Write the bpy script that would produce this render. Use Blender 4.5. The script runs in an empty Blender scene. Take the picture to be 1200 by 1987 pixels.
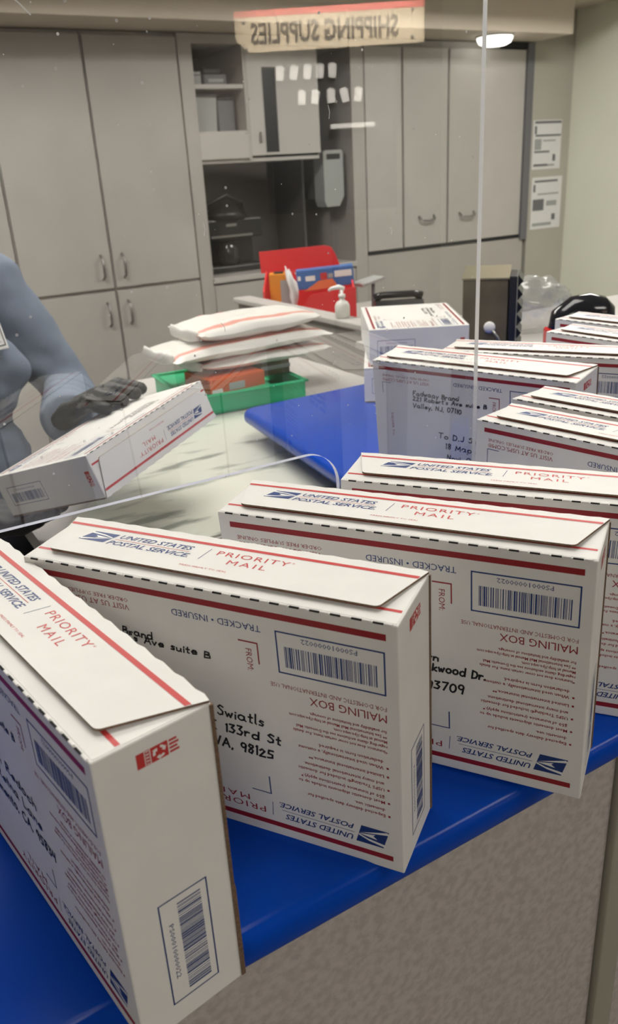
import bpy, bmesh, math, random
from mathutils import Vector, Matrix, noise

# ---------------------------------------------------------------- camera, world, lights, exposure
scn = bpy.context.scene
COL = scn.collection
random.seed(7)

CAM = Vector((0.0, -0.2958, 1.4188))
cr = Vector((0.8548, -0.5160, -0.0550)).normalized()
cw = Vector((0.4575, 0.7994, -0.3893)).normalized()
cu = cr.cross(cw).normalized()
cam_d = bpy.data.cameras.new('camera')
cam = bpy.data.objects.new('camera', cam_d)
COL.objects.link(cam)
mw = Matrix.Identity(4)
for i in range(3):
    mw[i][0] = cr[i]; mw[i][1] = cu[i]; mw[i][2] = -cw[i]; mw[i][3] = CAM[i]
cam.matrix_world = mw
cam_d.sensor_fit = 'HORIZONTAL'
cam_d.sensor_width = 36.0
cam_d.lens = 1562.35 * 36.0 / 1200.0
cam_d.clip_start = 0.02
cam_d.dof.use_dof = True
cam_d.dof.focus_distance = 0.56
cam_d.dof.aperture_fstop = 24.0
scn.camera = cam

scn.view_settings.view_transform = 'Standard'
scn.view_settings.look = 'None'
scn.view_settings.gamma = 1.0
scn.view_settings.use_curve_mapping = False
scn.view_settings.exposure = 0.0
try:
    scn.cycles.use_denoising = True
    scn.cycles.use_adaptive_sampling = False
    scn.cycles.max_bounces = 8
    scn.cycles.transparent_max_bounces = 16
except Exception:
    pass

world = bpy.data.worlds.new('world')
scn.world = world
world.use_nodes = True
world.node_tree.nodes['Background'].inputs[0].default_value = (0.75, 0.78, 0.8, 1)
world.node_tree.nodes['Background'].inputs[1].default_value = 0.12

PANEL = 8.0          # troffer diffuser radiance over the counter
PANEL_BACK = 20.5     # troffers over the back of the clerk area
PANEL_LOBBY = 11.0    # troffer diffuser radiance, lobby side
LAMP = 3.0          # small round soffit lamp

# ---------------------------------------------------------------- materials
def mat(name, col, rough=0.5, metal=0.0, spec=0.5, noise_amt=0.0, noise_scale=50.0, bump=0.0, bump_scale=200.0, col2=None, emit=0.0):
    m = bpy.data.materials.new(name); m.use_nodes = True
    nt = m.node_tree; b = nt.nodes['Principled BSDF']
    b.inputs['Base Color'].default_value = (*col, 1)
    b.inputs['Roughness'].default_value = rough
    b.inputs['Metallic'].default_value = metal
    b.inputs['Specular IOR Level'].default_value = spec
    if emit:
        b.inputs['Emission Color'].default_value = (*col, 1)
        b.inputs['Emission Strength'].default_value = emit
    if noise_amt or bump or col2:
        tc = nt.nodes.new('ShaderNodeTexCoord')
    if noise_amt or col2:
        n = nt.nodes.new('ShaderNodeTexNoise'); n.inputs['Scale'].default_value = noise_scale
        n.inputs['Detail'].default_value = 4
        nt.links.new(tc.outputs['Object'], n.inputs['Vector'])
        r = nt.nodes.new('ShaderNodeValToRGB')
        c2 = col2 or tuple(c * (1 - noise_amt) for c in col)
        r.color_ramp.elements[0].color = (*c2, 1); r.color_ramp.elements[1].color = (*col, 1)
        r.color_ramp.elements[0].position = 0.38; r.color_ramp.elements[1].position = 0.62
        nt.links.new(n.outputs['Fac'], r.inputs['Fac'])
        nt.links.new(r.outputs['Color'], b.inputs['Base Color'])
    if bump:
        n2 = nt.nodes.new('ShaderNodeTexNoise'); n2.inputs['Scale'].default_value = bump_scale
        nt.links.new(tc.outputs['Object'], n2.inputs['Vector'])
        bp = nt.nodes.new('ShaderNodeBump'); bp.inputs['Strength'].default_value = bump
        bp.inputs['Distance'].default_value = 0.002
        nt.links.new(n2.outputs['Fac'], bp.inputs['Height'])
        nt.links.new(bp.outputs['Normal'], b.inputs['Normal'])
    return m

M = {}
M['card'] = mat('white_cardboard', (0.80, 0.785, 0.752), 0.55, spec=0.3, noise_amt=0.035, noise_scale=35)
M['kraft'] = mat('brown_corrugated_edge', (0.20, 0.125, 0.075), 0.85, noise_amt=0.4, noise_scale=900)
M['slot'] = mat('perforation_gap', (0.012, 0.011, 0.010), 0.9)
M['red'] = mat('printed_red', (0.55, 0.035, 0.035), 0.5)
M['shade_red'] = mat('printed_red_shaded', (0.30, 0.011, 0.018), 0.5)  # same red as the flap print, with the front face's shade put in
M['navy'] = mat('printed_navy', (0.009, 0.038, 0.18), 0.5)
M['ink'] = mat('black_marker_ink', (0.008, 0.008, 0.009), 0.5)
M['white'] = mat('printed_white', (0.84, 0.83, 0.80), 0.5)
M['blue_lam'] = mat('blue_laminate', (0.0015, 0.055, 0.42), 0.2, spec=0.14, noise_amt=0.06, noise_scale=14)
M['greige'] = mat('speckled_laminate', (0.50, 0.455, 0.425), 0.55, noise_scale=150, col2=(0.40, 0.36, 0.335))
M['trim'] = mat('olive_metal_trim', (0.33, 0.31, 0.25), 0.4, metal=0.0)
M['dark'] = mat('dark_void', (0.02, 0.02, 0.02), 0.8)
M['cab'] = mat('grey_white_laminate', (0.44, 0.415, 0.385), 0.5, noise_amt=0.05, noise_scale=5)
M['cab2'] = mat('pale_laminate', (0.50, 0.475, 0.45), 0.45, noise_amt=0.04, noise_scale=6)
M['cabin'] = mat('recess_shade_grey', (0.10, 0.095, 0.09), 0.7)  # unlit nook interior: its shade is put into a dark grey
M['steel'] = mat('brushed_handle', (0.32, 0.31, 0.30), 0.35, metal=0.8)
M['black'] = mat('black_plastic', (0.010, 0.010, 0.011), 0.35)
M['gblack'] = mat('glossy_black_plastic', (0.014, 0.014, 0.016), 0.12)
M['wall'] = mat('beige_paint', (0.47, 0.45, 0.39), 0.8, noise_amt=0.05, noise_scale=3)
M['wallg'] = mat('pale_green_white_paint', (0.80, 0.82, 0.69), 0.8, noise_amt=0.03, noise_scale=3)
M['ceil'] = mat('ceiling_tile', (0.62, 0.61, 0.58), 0.9, noise_amt=0.15, noise_scale=90)
M['floor'] = mat('floor_tile', (0.20, 0.185, 0.17), 0.4, noise_amt=0.2, noise_scale=20)
M['soff'] = mat('soffit_paint', (0.62, 0.545, 0.45), 0.8)
M['paper'] = mat('white_paper', (0.74, 0.74, 0.73), 0.7)
M['greyprint'] = mat('grey_print', (0.16, 0.16, 0.17), 0.7)
M['pgrey'] = mat('pale_grey_print', (0.36, 0.37, 0.36), 0.7)
M['green'] = mat('green_plastic', (0.018, 0.45, 0.20), 0.4, spec=0.4)
M['orange'] = mat('orange_print', (0.62, 0.11, 0.02), 0.5)
M['amber'] = mat('amber_carton', (0.75, 0.27, 0.02), 0.5)
M['redbox'] = mat('red_box_board', (0.75, 0.035, 0.04), 0.45)
M['cblue'] = mat('carton_blue', (0.06, 0.16, 0.42), 0.45)
M['bottle'] = mat('milky_plastic', (0.72, 0.71, 0.66), 0.35)
M['bronze'] = mat('bronze_metal', (0.16, 0.13, 0.075), 0.42, metal=0.2, noise_amt=0.3, noise_scale=12)
M['bronzelip'] = mat('worn_brass_lid', (0.27, 0.24, 0.155), 0.35, metal=0.5)
M['shirt'] = mat('blue_grey_fleece', (0.20, 0.24, 0.315), 0.9, spec=0.2, noise_amt=0.08, noise_scale=30, bump=0.25, bump_scale=500)
M['pants'] = mat('navy_trousers', (0.012, 0.015, 0.028), 0.85)
M['glove'] = mat('black_nitrile', (0.009, 0.009, 0.009), 0.5, spec=0.3, bump=0.5, bump_scale=260)
M['skin'] = mat('skin', (0.42, 0.24, 0.16), 0.5)
M['hair'] = mat('dark_hair', (0.02, 0.014, 0.010), 0.55, bump=0.6, bump_scale=300)
M['poly'] = mat('white_poly_film', (0.78, 0.76, 0.72), 0.35, spec=0.4)
M['polyred'] = mat('faded_red_band', (0.72, 0.34, 0.28), 0.4)
M['tan'] = mat('tan_board', (0.60, 0.49, 0.34), 0.6)
M['signred'] = mat('sign_red', (0.65, 0.10, 0.08), 0.5)
M['signtext'] = mat('sign_brown_letter', (0.06, 0.045, 0.03), 0.6)
M['lobby'] = mat('lobby_paint', (0.30, 0.27, 0.235), 0.8)
M['diff'] = mat('lit_diffuser', (1.0, 0.965, 0.90), 0.5, emit=PANEL)
M['diffb'] = mat('lit_back_diffuser', (1.0, 0.965, 0.90), 0.5, emit=PANEL_BACK)
M['diffl'] = mat('lit_lobby_diffuser', (1.0, 0.955, 0.88), 0.5, emit=PANEL_LOBBY)
M['lampglow'] = mat('lit_lamp_lens', (1.0, 0.97, 0.90), 0.5, emit=LAMP)
M['redglow'] = mat('red_scan_window', (0.55, 0.01, 0.015), 0.12)

def stained_mat():
    # pale working mat with smudged grey print lying under a clear cover
    m = mat('pale_desk_mat', (0.60, 0.61, 0.53), 0.28)
    nt = m.node_tree; b = nt.nodes['Principled BSDF']
    tc = nt.nodes.new('ShaderNodeTexCoord'); mp = nt.nodes.new('ShaderNodeMapping')
    mp.inputs['Scale'].default_value = (9, 30, 1); mp.inputs['Rotation'].default_value = (0, 0, 0.15)
    n = nt.nodes.new('ShaderNodeTexNoise'); n.inputs['Scale'].default_value = 1.0; n.inputs['Detail'].default_value = 5
    r = nt.nodes.new('ShaderNodeValToRGB')
    r.color_ramp.elements[0].position = 0.34; r.color_ramp.elements[0].color = (0.25, 0.265, 0.23, 1)
    r.color_ramp.elements[1].position = 0.46; r.color_ramp.elements[1].color = (0.60, 0.61, 0.53, 1)
    nt.links.new(tc.outputs['Object'], mp.inputs['Vector']); nt.links.new(mp.outputs['Vector'], n.inputs['Vector'])
    nt.links.new(n.outputs['Fac'], r.inputs['Fac']); nt.links.new(r.outputs['Color'], b.inputs['Base Color'])
    return m
M['mat'] = stained_mat()

def acrylic(name, F0, film):
    m = bpy.data.materials.new(name); m.use_nodes = True
    nt = m.node_tree; nt.nodes.clear()
    out = nt.nodes.new('ShaderNodeOutputMaterial')
    tr = nt.nodes.new('ShaderNodeBsdfTransparent'); tr.inputs[0].default_value = (0.985, 0.99, 0.985, 1)
    gl = nt.nodes.new('ShaderNodeBsdfGlossy'); gl.inputs['Roughness'].default_value = 0.0
    df = nt.nodes.new('ShaderNodeBsdfDiffuse'); df.inputs[0].default_value = (0.9, 0.9, 0.88, 1)
    # mirror share by viewing angle, the same from both sides of the pane: f0 + (1 - f0) (1 - |cos|)^5
    ge = nt.nodes.new('ShaderNodeNewGeometry'); dt = nt.nodes.new('ShaderNodeVectorMath'); dt.operation = 'DOT_PRODUCT'
    nt.links.new(ge.outputs['Incoming'], dt.inputs[0]); nt.links.new(ge.outputs['True Normal'], dt.inputs[1])
    def mth(op, a, b=None):
        n = nt.nodes.new('ShaderNodeMath'); n.operation = op
        for i, q in enumerate((a, b)):
            if q is None: continue
            if isinstance(q, (int, float)): n.inputs[i].default_value = q
            else: nt.links.new(q, n.inputs[i])
        return n.outputs[0]
    om = mth('SUBTRACT', 1.0, mth('ABSOLUTE', dt.outputs['Value']))
    frs = mth('ADD', mth('MULTIPLY', mth('POWER', om, 5.0), (1-F0) if F0 else 0.0), F0)
    mx = nt.nodes.new('ShaderNodeMixShader'); mx2 = nt.nodes.new('ShaderNodeMixShader')
    nt.links.new(frs, mx.inputs[0]); nt.links.new(tr.outputs[0], mx.inputs[1]); nt.links.new(gl.outputs[0], mx.inputs[2])
    # dust: small sparse dots; haze put in as an even pale film
    tc = nt.nodes.new('ShaderNodeTexCoord')
    vo = nt.nodes.new('ShaderNodeTexVoronoi'); vo.inputs['Scale'].default_value = 85
    nt.links.new(tc.outputs['Object'], vo.inputs['Vector'])
    cm = nt.nodes.new('ShaderNodeMath'); cm.operation = 'LESS_THAN'; cm.inputs[1].default_value = 0.10
    nt.links.new(vo.outputs['Distance'], cm.inputs[0])
    sep = nt.nodes.new('ShaderNodeSeparateColor'); nt.links.new(vo.outputs['Color'], sep.inputs[0])
    th = nt.nodes.new('ShaderNodeMath'); th.operation = 'GREATER_THAN'; th.inputs[1].default_value = 0.80
    nt.links.new(sep.outputs[0], th.inputs[0])
    mul = nt.nodes.new('ShaderNodeMath'); mul.operation = 'MULTIPLY'
    nt.links.new(cm.outputs[0], mul.inputs[0]); nt.links.new(th.outputs[0], mul.inputs[1])
    sc = nt.nodes.new('ShaderNodeMath'); sc.operation = 'MULTIPLY_ADD'; sc.inputs[1].default_value = 0.45; sc.inputs[2].default_value = film
    nt.links.new(mul.outputs[0], sc.inputs[0])
    nt.links.new(sc.outputs[0], mx2.inputs[0]); nt.links.new(mx.outputs[0], mx2.inputs[1]); nt.links.new(df.outputs[0], mx2.inputs[2])
    nt.links.new(mx2.outputs[0], out.inputs[0])
    return m
M['acrylic'] = acrylic('clear_acrylic', 0.14, 0.012)      # room-side face
M['acrylic_in'] = acrylic('clear_acrylic_inner', 0.0, 0.0)
def edge_mat():
    m = bpy.data.materials.new('acrylic_edge_glow'); m.use_nodes = True  # light gathered in the clear sheet's edge, put in as a pale colour
    nt = m.node_tree; nt.nodes.clear()
    out = nt.nodes.new('ShaderNodeOutputMaterial')
    a = nt.nodes.new('ShaderNodeBsdfDiffuse'); a.inputs[0].default_value = (0.92, 0.91, 0.88, 1)
    t = nt.nodes.new('ShaderNodeBsdfTranslucent'); t.inputs[0].default_value = (0.92, 0.91, 0.88, 1)
    mx = nt.nodes.new('ShaderNodeMixShader'); mx.inputs[0].default_value = 0.5
    nt.links.new(a.outputs[0], mx.inputs[1]); nt.links.new(t.outputs[0], mx.inputs[2]); nt.links.new(mx.outputs[0], out.inputs[0])
    return m
M['acedge'] = edge_mat()
def bag_mat():
    m = bpy.data.materials.new('clear_plastic_film'); m.use_nodes = True
    nt = m.node_tree; nt.nodes.clear()
    out = nt.nodes.new('ShaderNodeOutputMaterial')
    tr = nt.nodes.new('ShaderNodeBsdfTransparent')
    g = nt.nodes.new('ShaderNodeBsdfGlossy'); g.inputs['Roughness'].default_value = 0.2
    d = nt.nodes.new('ShaderNodeBsdfDiffuse'); d.inputs[0].default_value = (0.5, 0.51, 0.47, 1)
    m1 = nt.nodes.new('ShaderNodeMixShader'); m1.inputs[0].default_value = 0.35
    m2 = nt.nodes.new('ShaderNodeMixShader'); m2.inputs[0].default_value = 0.10
    nt.links.new(tr.outputs[0], m1.inputs[1]); nt.links.new(d.outputs[0], m1.inputs[2])
    nt.links.new(m1.outputs[0], m2.inputs[1]); nt.links.new(g.outputs[0], m2.inputs[2]); nt.links.new(m2.outputs[0], out.inputs[0])
    return m
M['bag'] = bag_mat()

# ---------------------------------------------------------------- mesh builder
class MB:
    def __init__(s, *mats):
        s.v = []; s.f = []; s.m = []; s.sm = []; s.mats = list(mats)
    def mi(s, name):
        if name not in s.mats: s.mats.append(name)
        return s.mats.index(name)
    def add(s, verts, faces, m, smooth=False, X=None):
        o = len(s.v); k = s.mi(m)
        s.v += [tuple(X @ Vector(p)) if X else tuple(p) for p in verts]
        for f in faces:
            s.f.append([o + i for i in f]); s.m.append(k); s.sm.append(smooth)
    def box(s, x0, x1, y0, y1, z0, z1, m, bev=0.0, X=None, seg=2):
        if bev <= 0:
            vs = [(x, y, z) for x in (x0, x1) for y in (y0, y1) for z in (z0, z1)]
            s.add(vs, [(0,1,3,2),(4,6,7,5),(0,4,5,1),(2,3,7,6),(0,2,6,4),(1,5,7,3)], m, X=X)
            return
        bm = bmesh.new(); bmesh.ops.create_cube(bm, size=1.0)
        for v in bm.verts:
            v.co = Vector(((x0+x1)/2+v.co.x*(x1-x0), (y0+y1)/2+v.co.y*(y1-y0), (z0+z1)/2+v.co.z*(z1-z0)))
        bmesh.ops.bevel(bm, geom=list(bm.edges), offset=bev, segments=seg, profile=0.5, affect='EDGES')
        s.frombm(bm, m, X=X)
    def frombm(s, bm, m, smooth=False, X=None):
        bm.verts.index_update()
        s.add([v.co[:] for v in bm.verts], [[v.index for v in f.verts] for f in bm.faces], m, smooth, X)
        bm.free()
    def prism(s, poly, depth, m, X=None, msides=None, smooth_sides=False):
        # poly in local xy, extruded to z=-depth..0
        n = len(poly)
        top = [(x, y, 0) for x, y in poly]; bot = [(x, y, -depth) for x, y in poly]
        s.add(top, [list(range(n))], m, X=X)
        s.add(bot, [list(range(n))[::-1]], m, X=X)
        s.add(top + bot, [(i, n+i, n+(i+1) % n, (i+1) % n) for i in range(n)], msides or m, smooth_sides, X=X)
    def poly(s, pts, m, X=None):
        s.add(pts, [list(range(len(pts)))], m, X=X)
    def tube(s, pts, rad, m, n=12, caps=True, X=None):
        pts = [Vector(p) for p in pts]
        if not hasattr(rad, '__len__'): rad = [rad]*len(pts)
        vs = []; fs = []
        up = None
        for i, p in enumerate(pts):
            d = (pts[min(i+1, len(pts)-1)] - pts[max(i-1, 0)]).normalized()
            if up is None:
                up = Vector((0, 0, 1)) if abs(d.z) < 0.9 else Vector((1, 0, 0))
            a = d.cross(up).normalized(); up = a.cross(d).normalized()
            r = rad[i]
            ra, rb = (r if hasattr(r, '__len__') else (r, r))
            for k in range(n):
                t = 2*math.pi*k/n
                vs.append(p + a*math.cos(t)*ra + up*math.sin(t)*rb)
        for i in range(len(pts)-1):
            for k in range(n):
                fs.append((i*n+k, i*n+(k+1) % n, (i+1)*n+(k+1) % n, (i+1)*n+k))
        if caps:
            fs.append(list(range(n))[::-1]); fs.append([(len(pts)-1)*n+k for k in range(n)])
        s.add(vs, fs, m, True, X)
    def lathe(s, prof, m, n=24, X=None):
        vs = []; fs = []
        for r, z in prof:
            for k in range(n):
                t = 2*math.pi*k/n; vs.append((r*math.cos(t), r*math.sin(t), z))
        for i in range(len(prof)-1):
            for k in range(n):
                fs.append((i*n+k, i*n+(k+1) % n, (i+1)*n+(k+1) % n, (i+1)*n+k))
        fs.append(list(range(n))[::-1]); fs.append([(len(prof)-1)*n+k for k in range(n)])
        s.add(vs, fs, m, True, X)
    def ball(s, c, r, m, X=None, seg=16):
        bm = bmesh.new(); bmesh.ops.create_uvsphere(bm, u_segments=seg, v_segments=seg//2+2, radius=1.0)
        for v in bm.verts:
            v.co = Vector((c[0]+v.co.x*r[0], c[1]+v.co.y*r[1], c[2]+v.co.z*r[2]))
        s.frombm(bm, m, True, X)
    def mesh(s, name):
        me = bpy.data.meshes.new(name)
        me.from_pydata(s.v, [], s.f)
        for k in s.mats: me.materials.append(M[k])
        me.polygons.foreach_set('material_index', s.m)
        me.polygons.foreach_set('use_smooth', s.sm)
        me.update()
        return me
    def build(s, name, parent=None):
        o = bpy.data.objects.new(name, s.mesh(name)); COL.objects.link(o)
        if parent: o.parent = parent
        return o

def smooth_by_angle(o, deg=40):
    try:
        o.data.set_sharp_from_angle(angle=math.radians(deg))
        for p in o.data.polygons: p.use_smooth = True
    except Exception:
        pass

def tag(o, label=None, cat=None, group=None, kind=None):
    if label: o['label'] = label
    if cat: o['category'] = cat
    if group: o['group'] = group
    if kind: o['kind'] = kind
    return o
def thing(name, label, cat, loc=(0, 0, 0), rz=0.0, group=None):
    o = bpy.data.objects.new(name, None); COL.objects.link(o)
    o.empty_display_size = 0.05
    o.location = loc; o.rotation_euler = (0, 0, rz)
    return tag(o, label, cat, group)
def struct(o):
    o['kind'] = 'structure'; return o

def frame(o, ex, ey):
    ex = Vector(ex).normalized(); ey = Vector(ey).normalized(); ez = ex.cross(ey)
    X = Matrix.Identity(4)
    for i in range(3):
        X[i][0] = ex[i]; X[i][1] = ey[i]; X[i][2] = ez[i]; X[i][3] = o[i]
    return X

# text: outline of the built-in font laid as a thin print in a frame, fitted to a box a0..a1 x b0..b1 (frame units)
_tc = {}
def text_geo(body, shear=0.0, bold=0.0, space=1.0, res=2):
    key = (body, shear, bold, space, res)
    if key in _tc: return _tc[key]
    c = bpy.data.curves.new('print', 'FONT'); c.body = body; c.size = 1.0
    c.shear = shear; c.offset = bold; c.space_character = space; c.resolution_u = res
    c.fill_mode = 'FRONT'
    ob = bpy.data.objects.new('print', c); COL.objects.link(ob)
    dg = bpy.context.evaluated_depsgraph_get()
    me = bpy.data.meshes.new_from_object(ob.evaluated_get(dg))
    vs = [v.co[:] for v in me.vertices]; fs = [list(p.vertices) for p in me.polygons]
    bpy.data.objects.remove(ob); bpy.data.curves.remove(c); bpy.data.meshes.remove(me)
    _tc[key] = (vs, fs)
    return vs, fs
def text(mb, X, body, a0, a1, b0, b1, m, shear=0.0, bold=0.0, space=1.0, res=2, z=0.0, keep=False):
    vs, fs = text_geo(body, shear, bold, space, res)
    xs = [v[0] for v in vs]; ys = [v[1] for v in vs]
    x0, x1 = min(xs), max(xs)
    y0, y1 = (0.0, 0.73) if keep else (min(ys), max(ys))
    sx = (a1-a0)/(x1-x0); sy = (b1-b0)/(y1-y0)
    mb.add([(a0+(v[0]-x0)*sx, b0+(v[1]-y0)*sy, z) for v in vs], fs, m, X=X)
def text_h(mb, X, body, a0, b0, h, m, wide=1.0, **kw):
    # text placed by left end and cap height
    vs, fs = text_geo(body, kw.get('shear', 0.0), kw.get('bold', 0.0), kw.get('space', 1.0), kw.get('res', 1))
    x0 = min(v[0] for v in vs); s = h/0.73
    mb.add([(a0+(v[0]-x0)*s*wide, b0+v[1]*s, 0) for v in vs], fs, m, X=X)
def rect(mb, X, a0, a1, b0, b1, m, z=0.0):
    mb.add([(a0, b0, z), (a1, b0, z), (a1, b1, z), (a0, b1, z)], [(0, 1, 2, 3)], m, X=X)
def border(mb, X, a0, a1, b0, b1, t, m):
    rect(mb, X, a0, a1, b0, b0+t, m); rect(mb, X, a0, a1, b1-t, b1, m)
    rect(mb, X, a0, a0+t, b0+t, b1-t, m); rect(mb, X, a1-t, a1, b0+t, b1-t, m)

# handwriting: single-stroke letters drawn as marker ribbons
def arc(cx, cy, rx, ry, d0, d1, n=8):
    return [(cx+rx*math.cos(math.radians(d0+(d1-d0)*i/n)), cy+ry*math.sin(math.radians(d0+(d1-d0)*i/n))) for i in range(n+1)]
def bowl(): return arc(.28, .28, .25, .28, 20, 380, 10)
G = {
 'A': [[(0,0),(.33,1),(.62,0)],[(.12,.35),(.52,.38)]], 'B': [[(0,0),(0.03,1),(.4,.95),(.45,.7),(.05,.52),(.5,.42),(.52,.1),(0,0)]],
 'C': [arc(.4,.5,.38,.5,50,310)], 'D': [[(0,0),(0,1)],[(0,1),(.4,.85),(.52,.5),(.4,.12),(0,0)]],
 'E': [[(.5,1),(0,1),(0,0),(.5,0.02)],[(0,.52),(.4,.54)]], 'F': [[(.5,1),(0,.98),(0,0)],[(0,.55),(.38,.57)]],
 'J': [[(.45,1),(.45,.2),(.3,0),(.08,.1)]], 'L': [[(.02,1),(0,0),(.45,0.04)]], 'M': [[(0,0),(.08,1),(.35,.3),(.62,1),(.7,0)]],
 'N': [[(0,0),(.02,1),(.5,.02),(.52,1)]], 'O': [arc(.35,.5,.34,.5,90,450,12)], 'P': [[(0,0),(0,1),(.42,.92),(.44,.62),(.02,.48)]],
 'R': [[(0,0),(0,1),(.42,.92),(.42,.62),(.02,.5),(.5,0)]], 'S': [[(.45,.88),(.2,1),(.02,.8),(.42,.4),(.4,.1),(.15,0),(0,.14)]],
 'T': [[(0,1),(.6,1)],[(.3,1),(.28,0)]], 'f': [[(.4,.95),(.2,1),(.14,.8),(.14,0)],[(0,.5),(.34,.52)]], 'p': [[(.02,.52),(.02,-.4)], bowl()], 'V': [[(0,1),(.28,0),(.58,1.02)]], 'W': [[(0,1),(.18,0),(.38,.7),(.55,0),(.78,1)]],
 'a': [bowl(), [(.53,.5),(.54,.08),(.66,0)]], 'b': [[(.02,1),(.02,.05)], bowl()], 'c': [arc(.28,.27,.26,.27,50,320)],
 'd': [bowl(), [(.54,1),(.54,.0)]], 'e': [[(.04,.28),(.5,.32),(.42,.52),(.2,.55),(.03,.3),(.14,.02),(.5,.1)]],
 'h': [[(.02,1),(.02,0)],[(.02,.35),(.22,.52),(.42,.42),(.44,0)]], 'i': [[(.05,.5),(.06,0)],[(.05,.72),(.07,.78)]],
 'k': [[(.02,1),(.02,0)],[(.42,.55),(.05,.25),(.45,0)]], 'l': [[(.05,1),(.05,.06),(.14,0)]],
 'm': [[(0,.52),(0,0)],[(0,.38),(.2,.52),(.3,.4),(.3,0)],[(.3,.38),(.48,.52),(.6,.4),(.62,0)]],
 'n': [[(0,.52),(0,0)],[(0,.35),(.2,.52),(.4,.42),(.42,0)]], 'o': [bowl()], 'r': [[(0,.52),(.02,0)],[(.02,.3),(.18,.5),(.36,.46)]],
 's': [[(.36,.46),(.15,.54),(.05,.4),(.34,.18),(.28,.02),(.02,.05)]], 't': [[(.16,.95),(.16,.06),(.32,0)],[(0,.58),(.34,.6)]],
 'u': [[(0,.52),(.02,.1),(.2,0),(.4,.15),(.42,.52)],[(.42,.3),(.46,0)]], 'v': [[(0,.52),(.18,0),(.4,.54)]],
 'w': [[(0,.52),(.14,0),(.28,.4),(.42,0),(.58,.54)]], 'y': [[(0,.52),(.18,.05)],[(.42,.54),(.1,-.42)]],
 '0': [arc(.25,.5,.24,.5,90,450,12)], '1': [[(.08,.85),(.16,1),(.16,0)]], '2': [[(.02,.78),(.2,1),(.42,.78),(.02,.02),(.5,.04)]],
 '3': [[(.02,.95),(.4,.95),(.18,.58),(.44,.35),(.3,.02),(0,.08)]], '4': [[(.1,1),(.02,.5),(.45,.52)],[(.4,1),(.38,0)]],
 '5': [[(.46,1),(.08,.98),(.06,.58),(.4,.5),(.4,.1),(0,.02)]], '7': [[(.02,.96),(.46,1),(.16,0)]],
 '8': [[(.4,.9),(.15,.98),(.06,.75),(.42,.35),(.3,.02),(.08,.12),(.1,.35),(.42,.75),(.4,.9)]],
 '9': [arc(.22,.72,.2,.26,0,360,10), [(.42,.75),(.36,0)]], ',': [[(.06,.06),(.0,-.16)]], '.': [[(.03,0),(.06,.05)]], "'": [[(.05,1),(.02,.8)]],
}
def handwrite(mb, X, s, a, b, h, width, slope=0.0, t=0.0009, m='ink', rnd=None):
    rnd = rnd or random.Random(len(s))
    adv = []; x = 0.0
    for ch in s:
        if ch == ' ': x += 0.55; adv.append(None); continue
        adv.append(x)
        w = max(p[0] for st in G[ch] for p in st); x += w + 0.2
    sx = width/max(x-0.2, .1)
    k = 0
    for ch, ax in zip(s, adv):
        if ax is None: continue
        jy = rnd.uniform(-.06, .06); js = rnd.uniform(.9, 1.1)
        for st in G[ch]:
            pts = []
            for px, py in st:
                gx = a + (ax+px)*sx + 0.12*py*h
                gy = b + (py*js+jy)*h + slope*(gx-a)
                pts.append((gx, gy))
            for (p, q) in zip(pts, pts[1:]):
                dx, dy = q[0]-p[0], q[1]-p[1]; L = math.hypot(dx, dy) or 1e-6
                nx, ny = -dy/L*t/2, dx/L*t/2; ex, ey = dx/L*t*.35, dy/L*t*.35
                z = 0.00002*(k % 5); k += 1
                mb.add([(p[0]-ex+nx, p[1]-ey+ny, z), (p[0]-ex-nx, p[1]-ey-ny, z), (q[0]+ex-nx, q[1]+ey-ny, z), (q[0]+ex+nx, q[1]+ey+ny, z)], [(0, 1, 2, 3)], m, X=X)

# ---------------------------------------------------------------- room shell
def quad_box(name, x0, x1, y0, y1, z0, z1, m):
    mb = MB(); mb.box(x0, x1, y0, y1, z0, z1, m); return struct(mb.build(name))
XL, XR, YB, YF, ZT = -2.6, 4.26, 4.2, -4.2, 2.62
quad_box('floor', XL-.1, XR+.6, YF-.1, YB+.1, -0.1, 0.0, 'floor')
quad_box('ceiling', XL-.1, XR+.6, YF-.1, YB+.1, ZT, ZT+.1, 'ceil')
quad_box('wall_back', XL, XR+.5, YB, YB+.1, 0, ZT, 'wall')
quad_box('wall_left', XL-.1, XL, YF, YB, 0, ZT, 'wall')
quad_box('wall_right', XR, XR+.1, YF, YB, 0, ZT, 'wallg')
quad_box('wall_lobby', XL, XR, YF-.1, YF, 0, ZT, 'lobby')
quad_box('wall_notice', 3.93, XR, 3.60, YB, 0, 2.21, 'wall')
quad_box('trim_1', XL, XR, 2.95, YB, 2.21, ZT, 'soff')      # bulkhead over the back cabinets
quad_box('trim_2', XL, 3.93, 3.32, YB, 2.035, 2.21, 'soff')   # lower soffit face

# ceiling troffers
def troffer(label, x, y, lx, ly, dm, z=ZT, group=None):
    t = thing('ceiling_troffer', label, 'ceiling light', (x, y, z))
    mb = MB(); f = 0.03
    mb.box(-lx/2-f, lx/2+f, -ly/2-f, -ly/2, -0.03, 0, 'white'); mb.box(-lx/2-f, lx/2+f, ly/2, ly/2+f, -0.03, 0, 'white')
    mb.box(-lx/2-f, -lx/2, -ly/2, ly/2, -0.03, 0, 'white'); mb.box(lx/2, lx/2+f, -ly/2, ly/2, -0.03, 0, 'white')
    mb.build('frame', t)
    d = MB(); d.box(-lx/2, lx/2, -ly/2, ly/2, -0.018, -0.004, dm); d.build('diffuser', t)
    return t
troffer('long lit ceiling troffer above the blue counter and clerk station', 0.55, 0.55, 1.2, 0.6, 'diff')
troffer('lit ceiling troffer in front of the locker bank', 2.95, 1.8, 1.2, 0.6, 'diffb')
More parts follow.
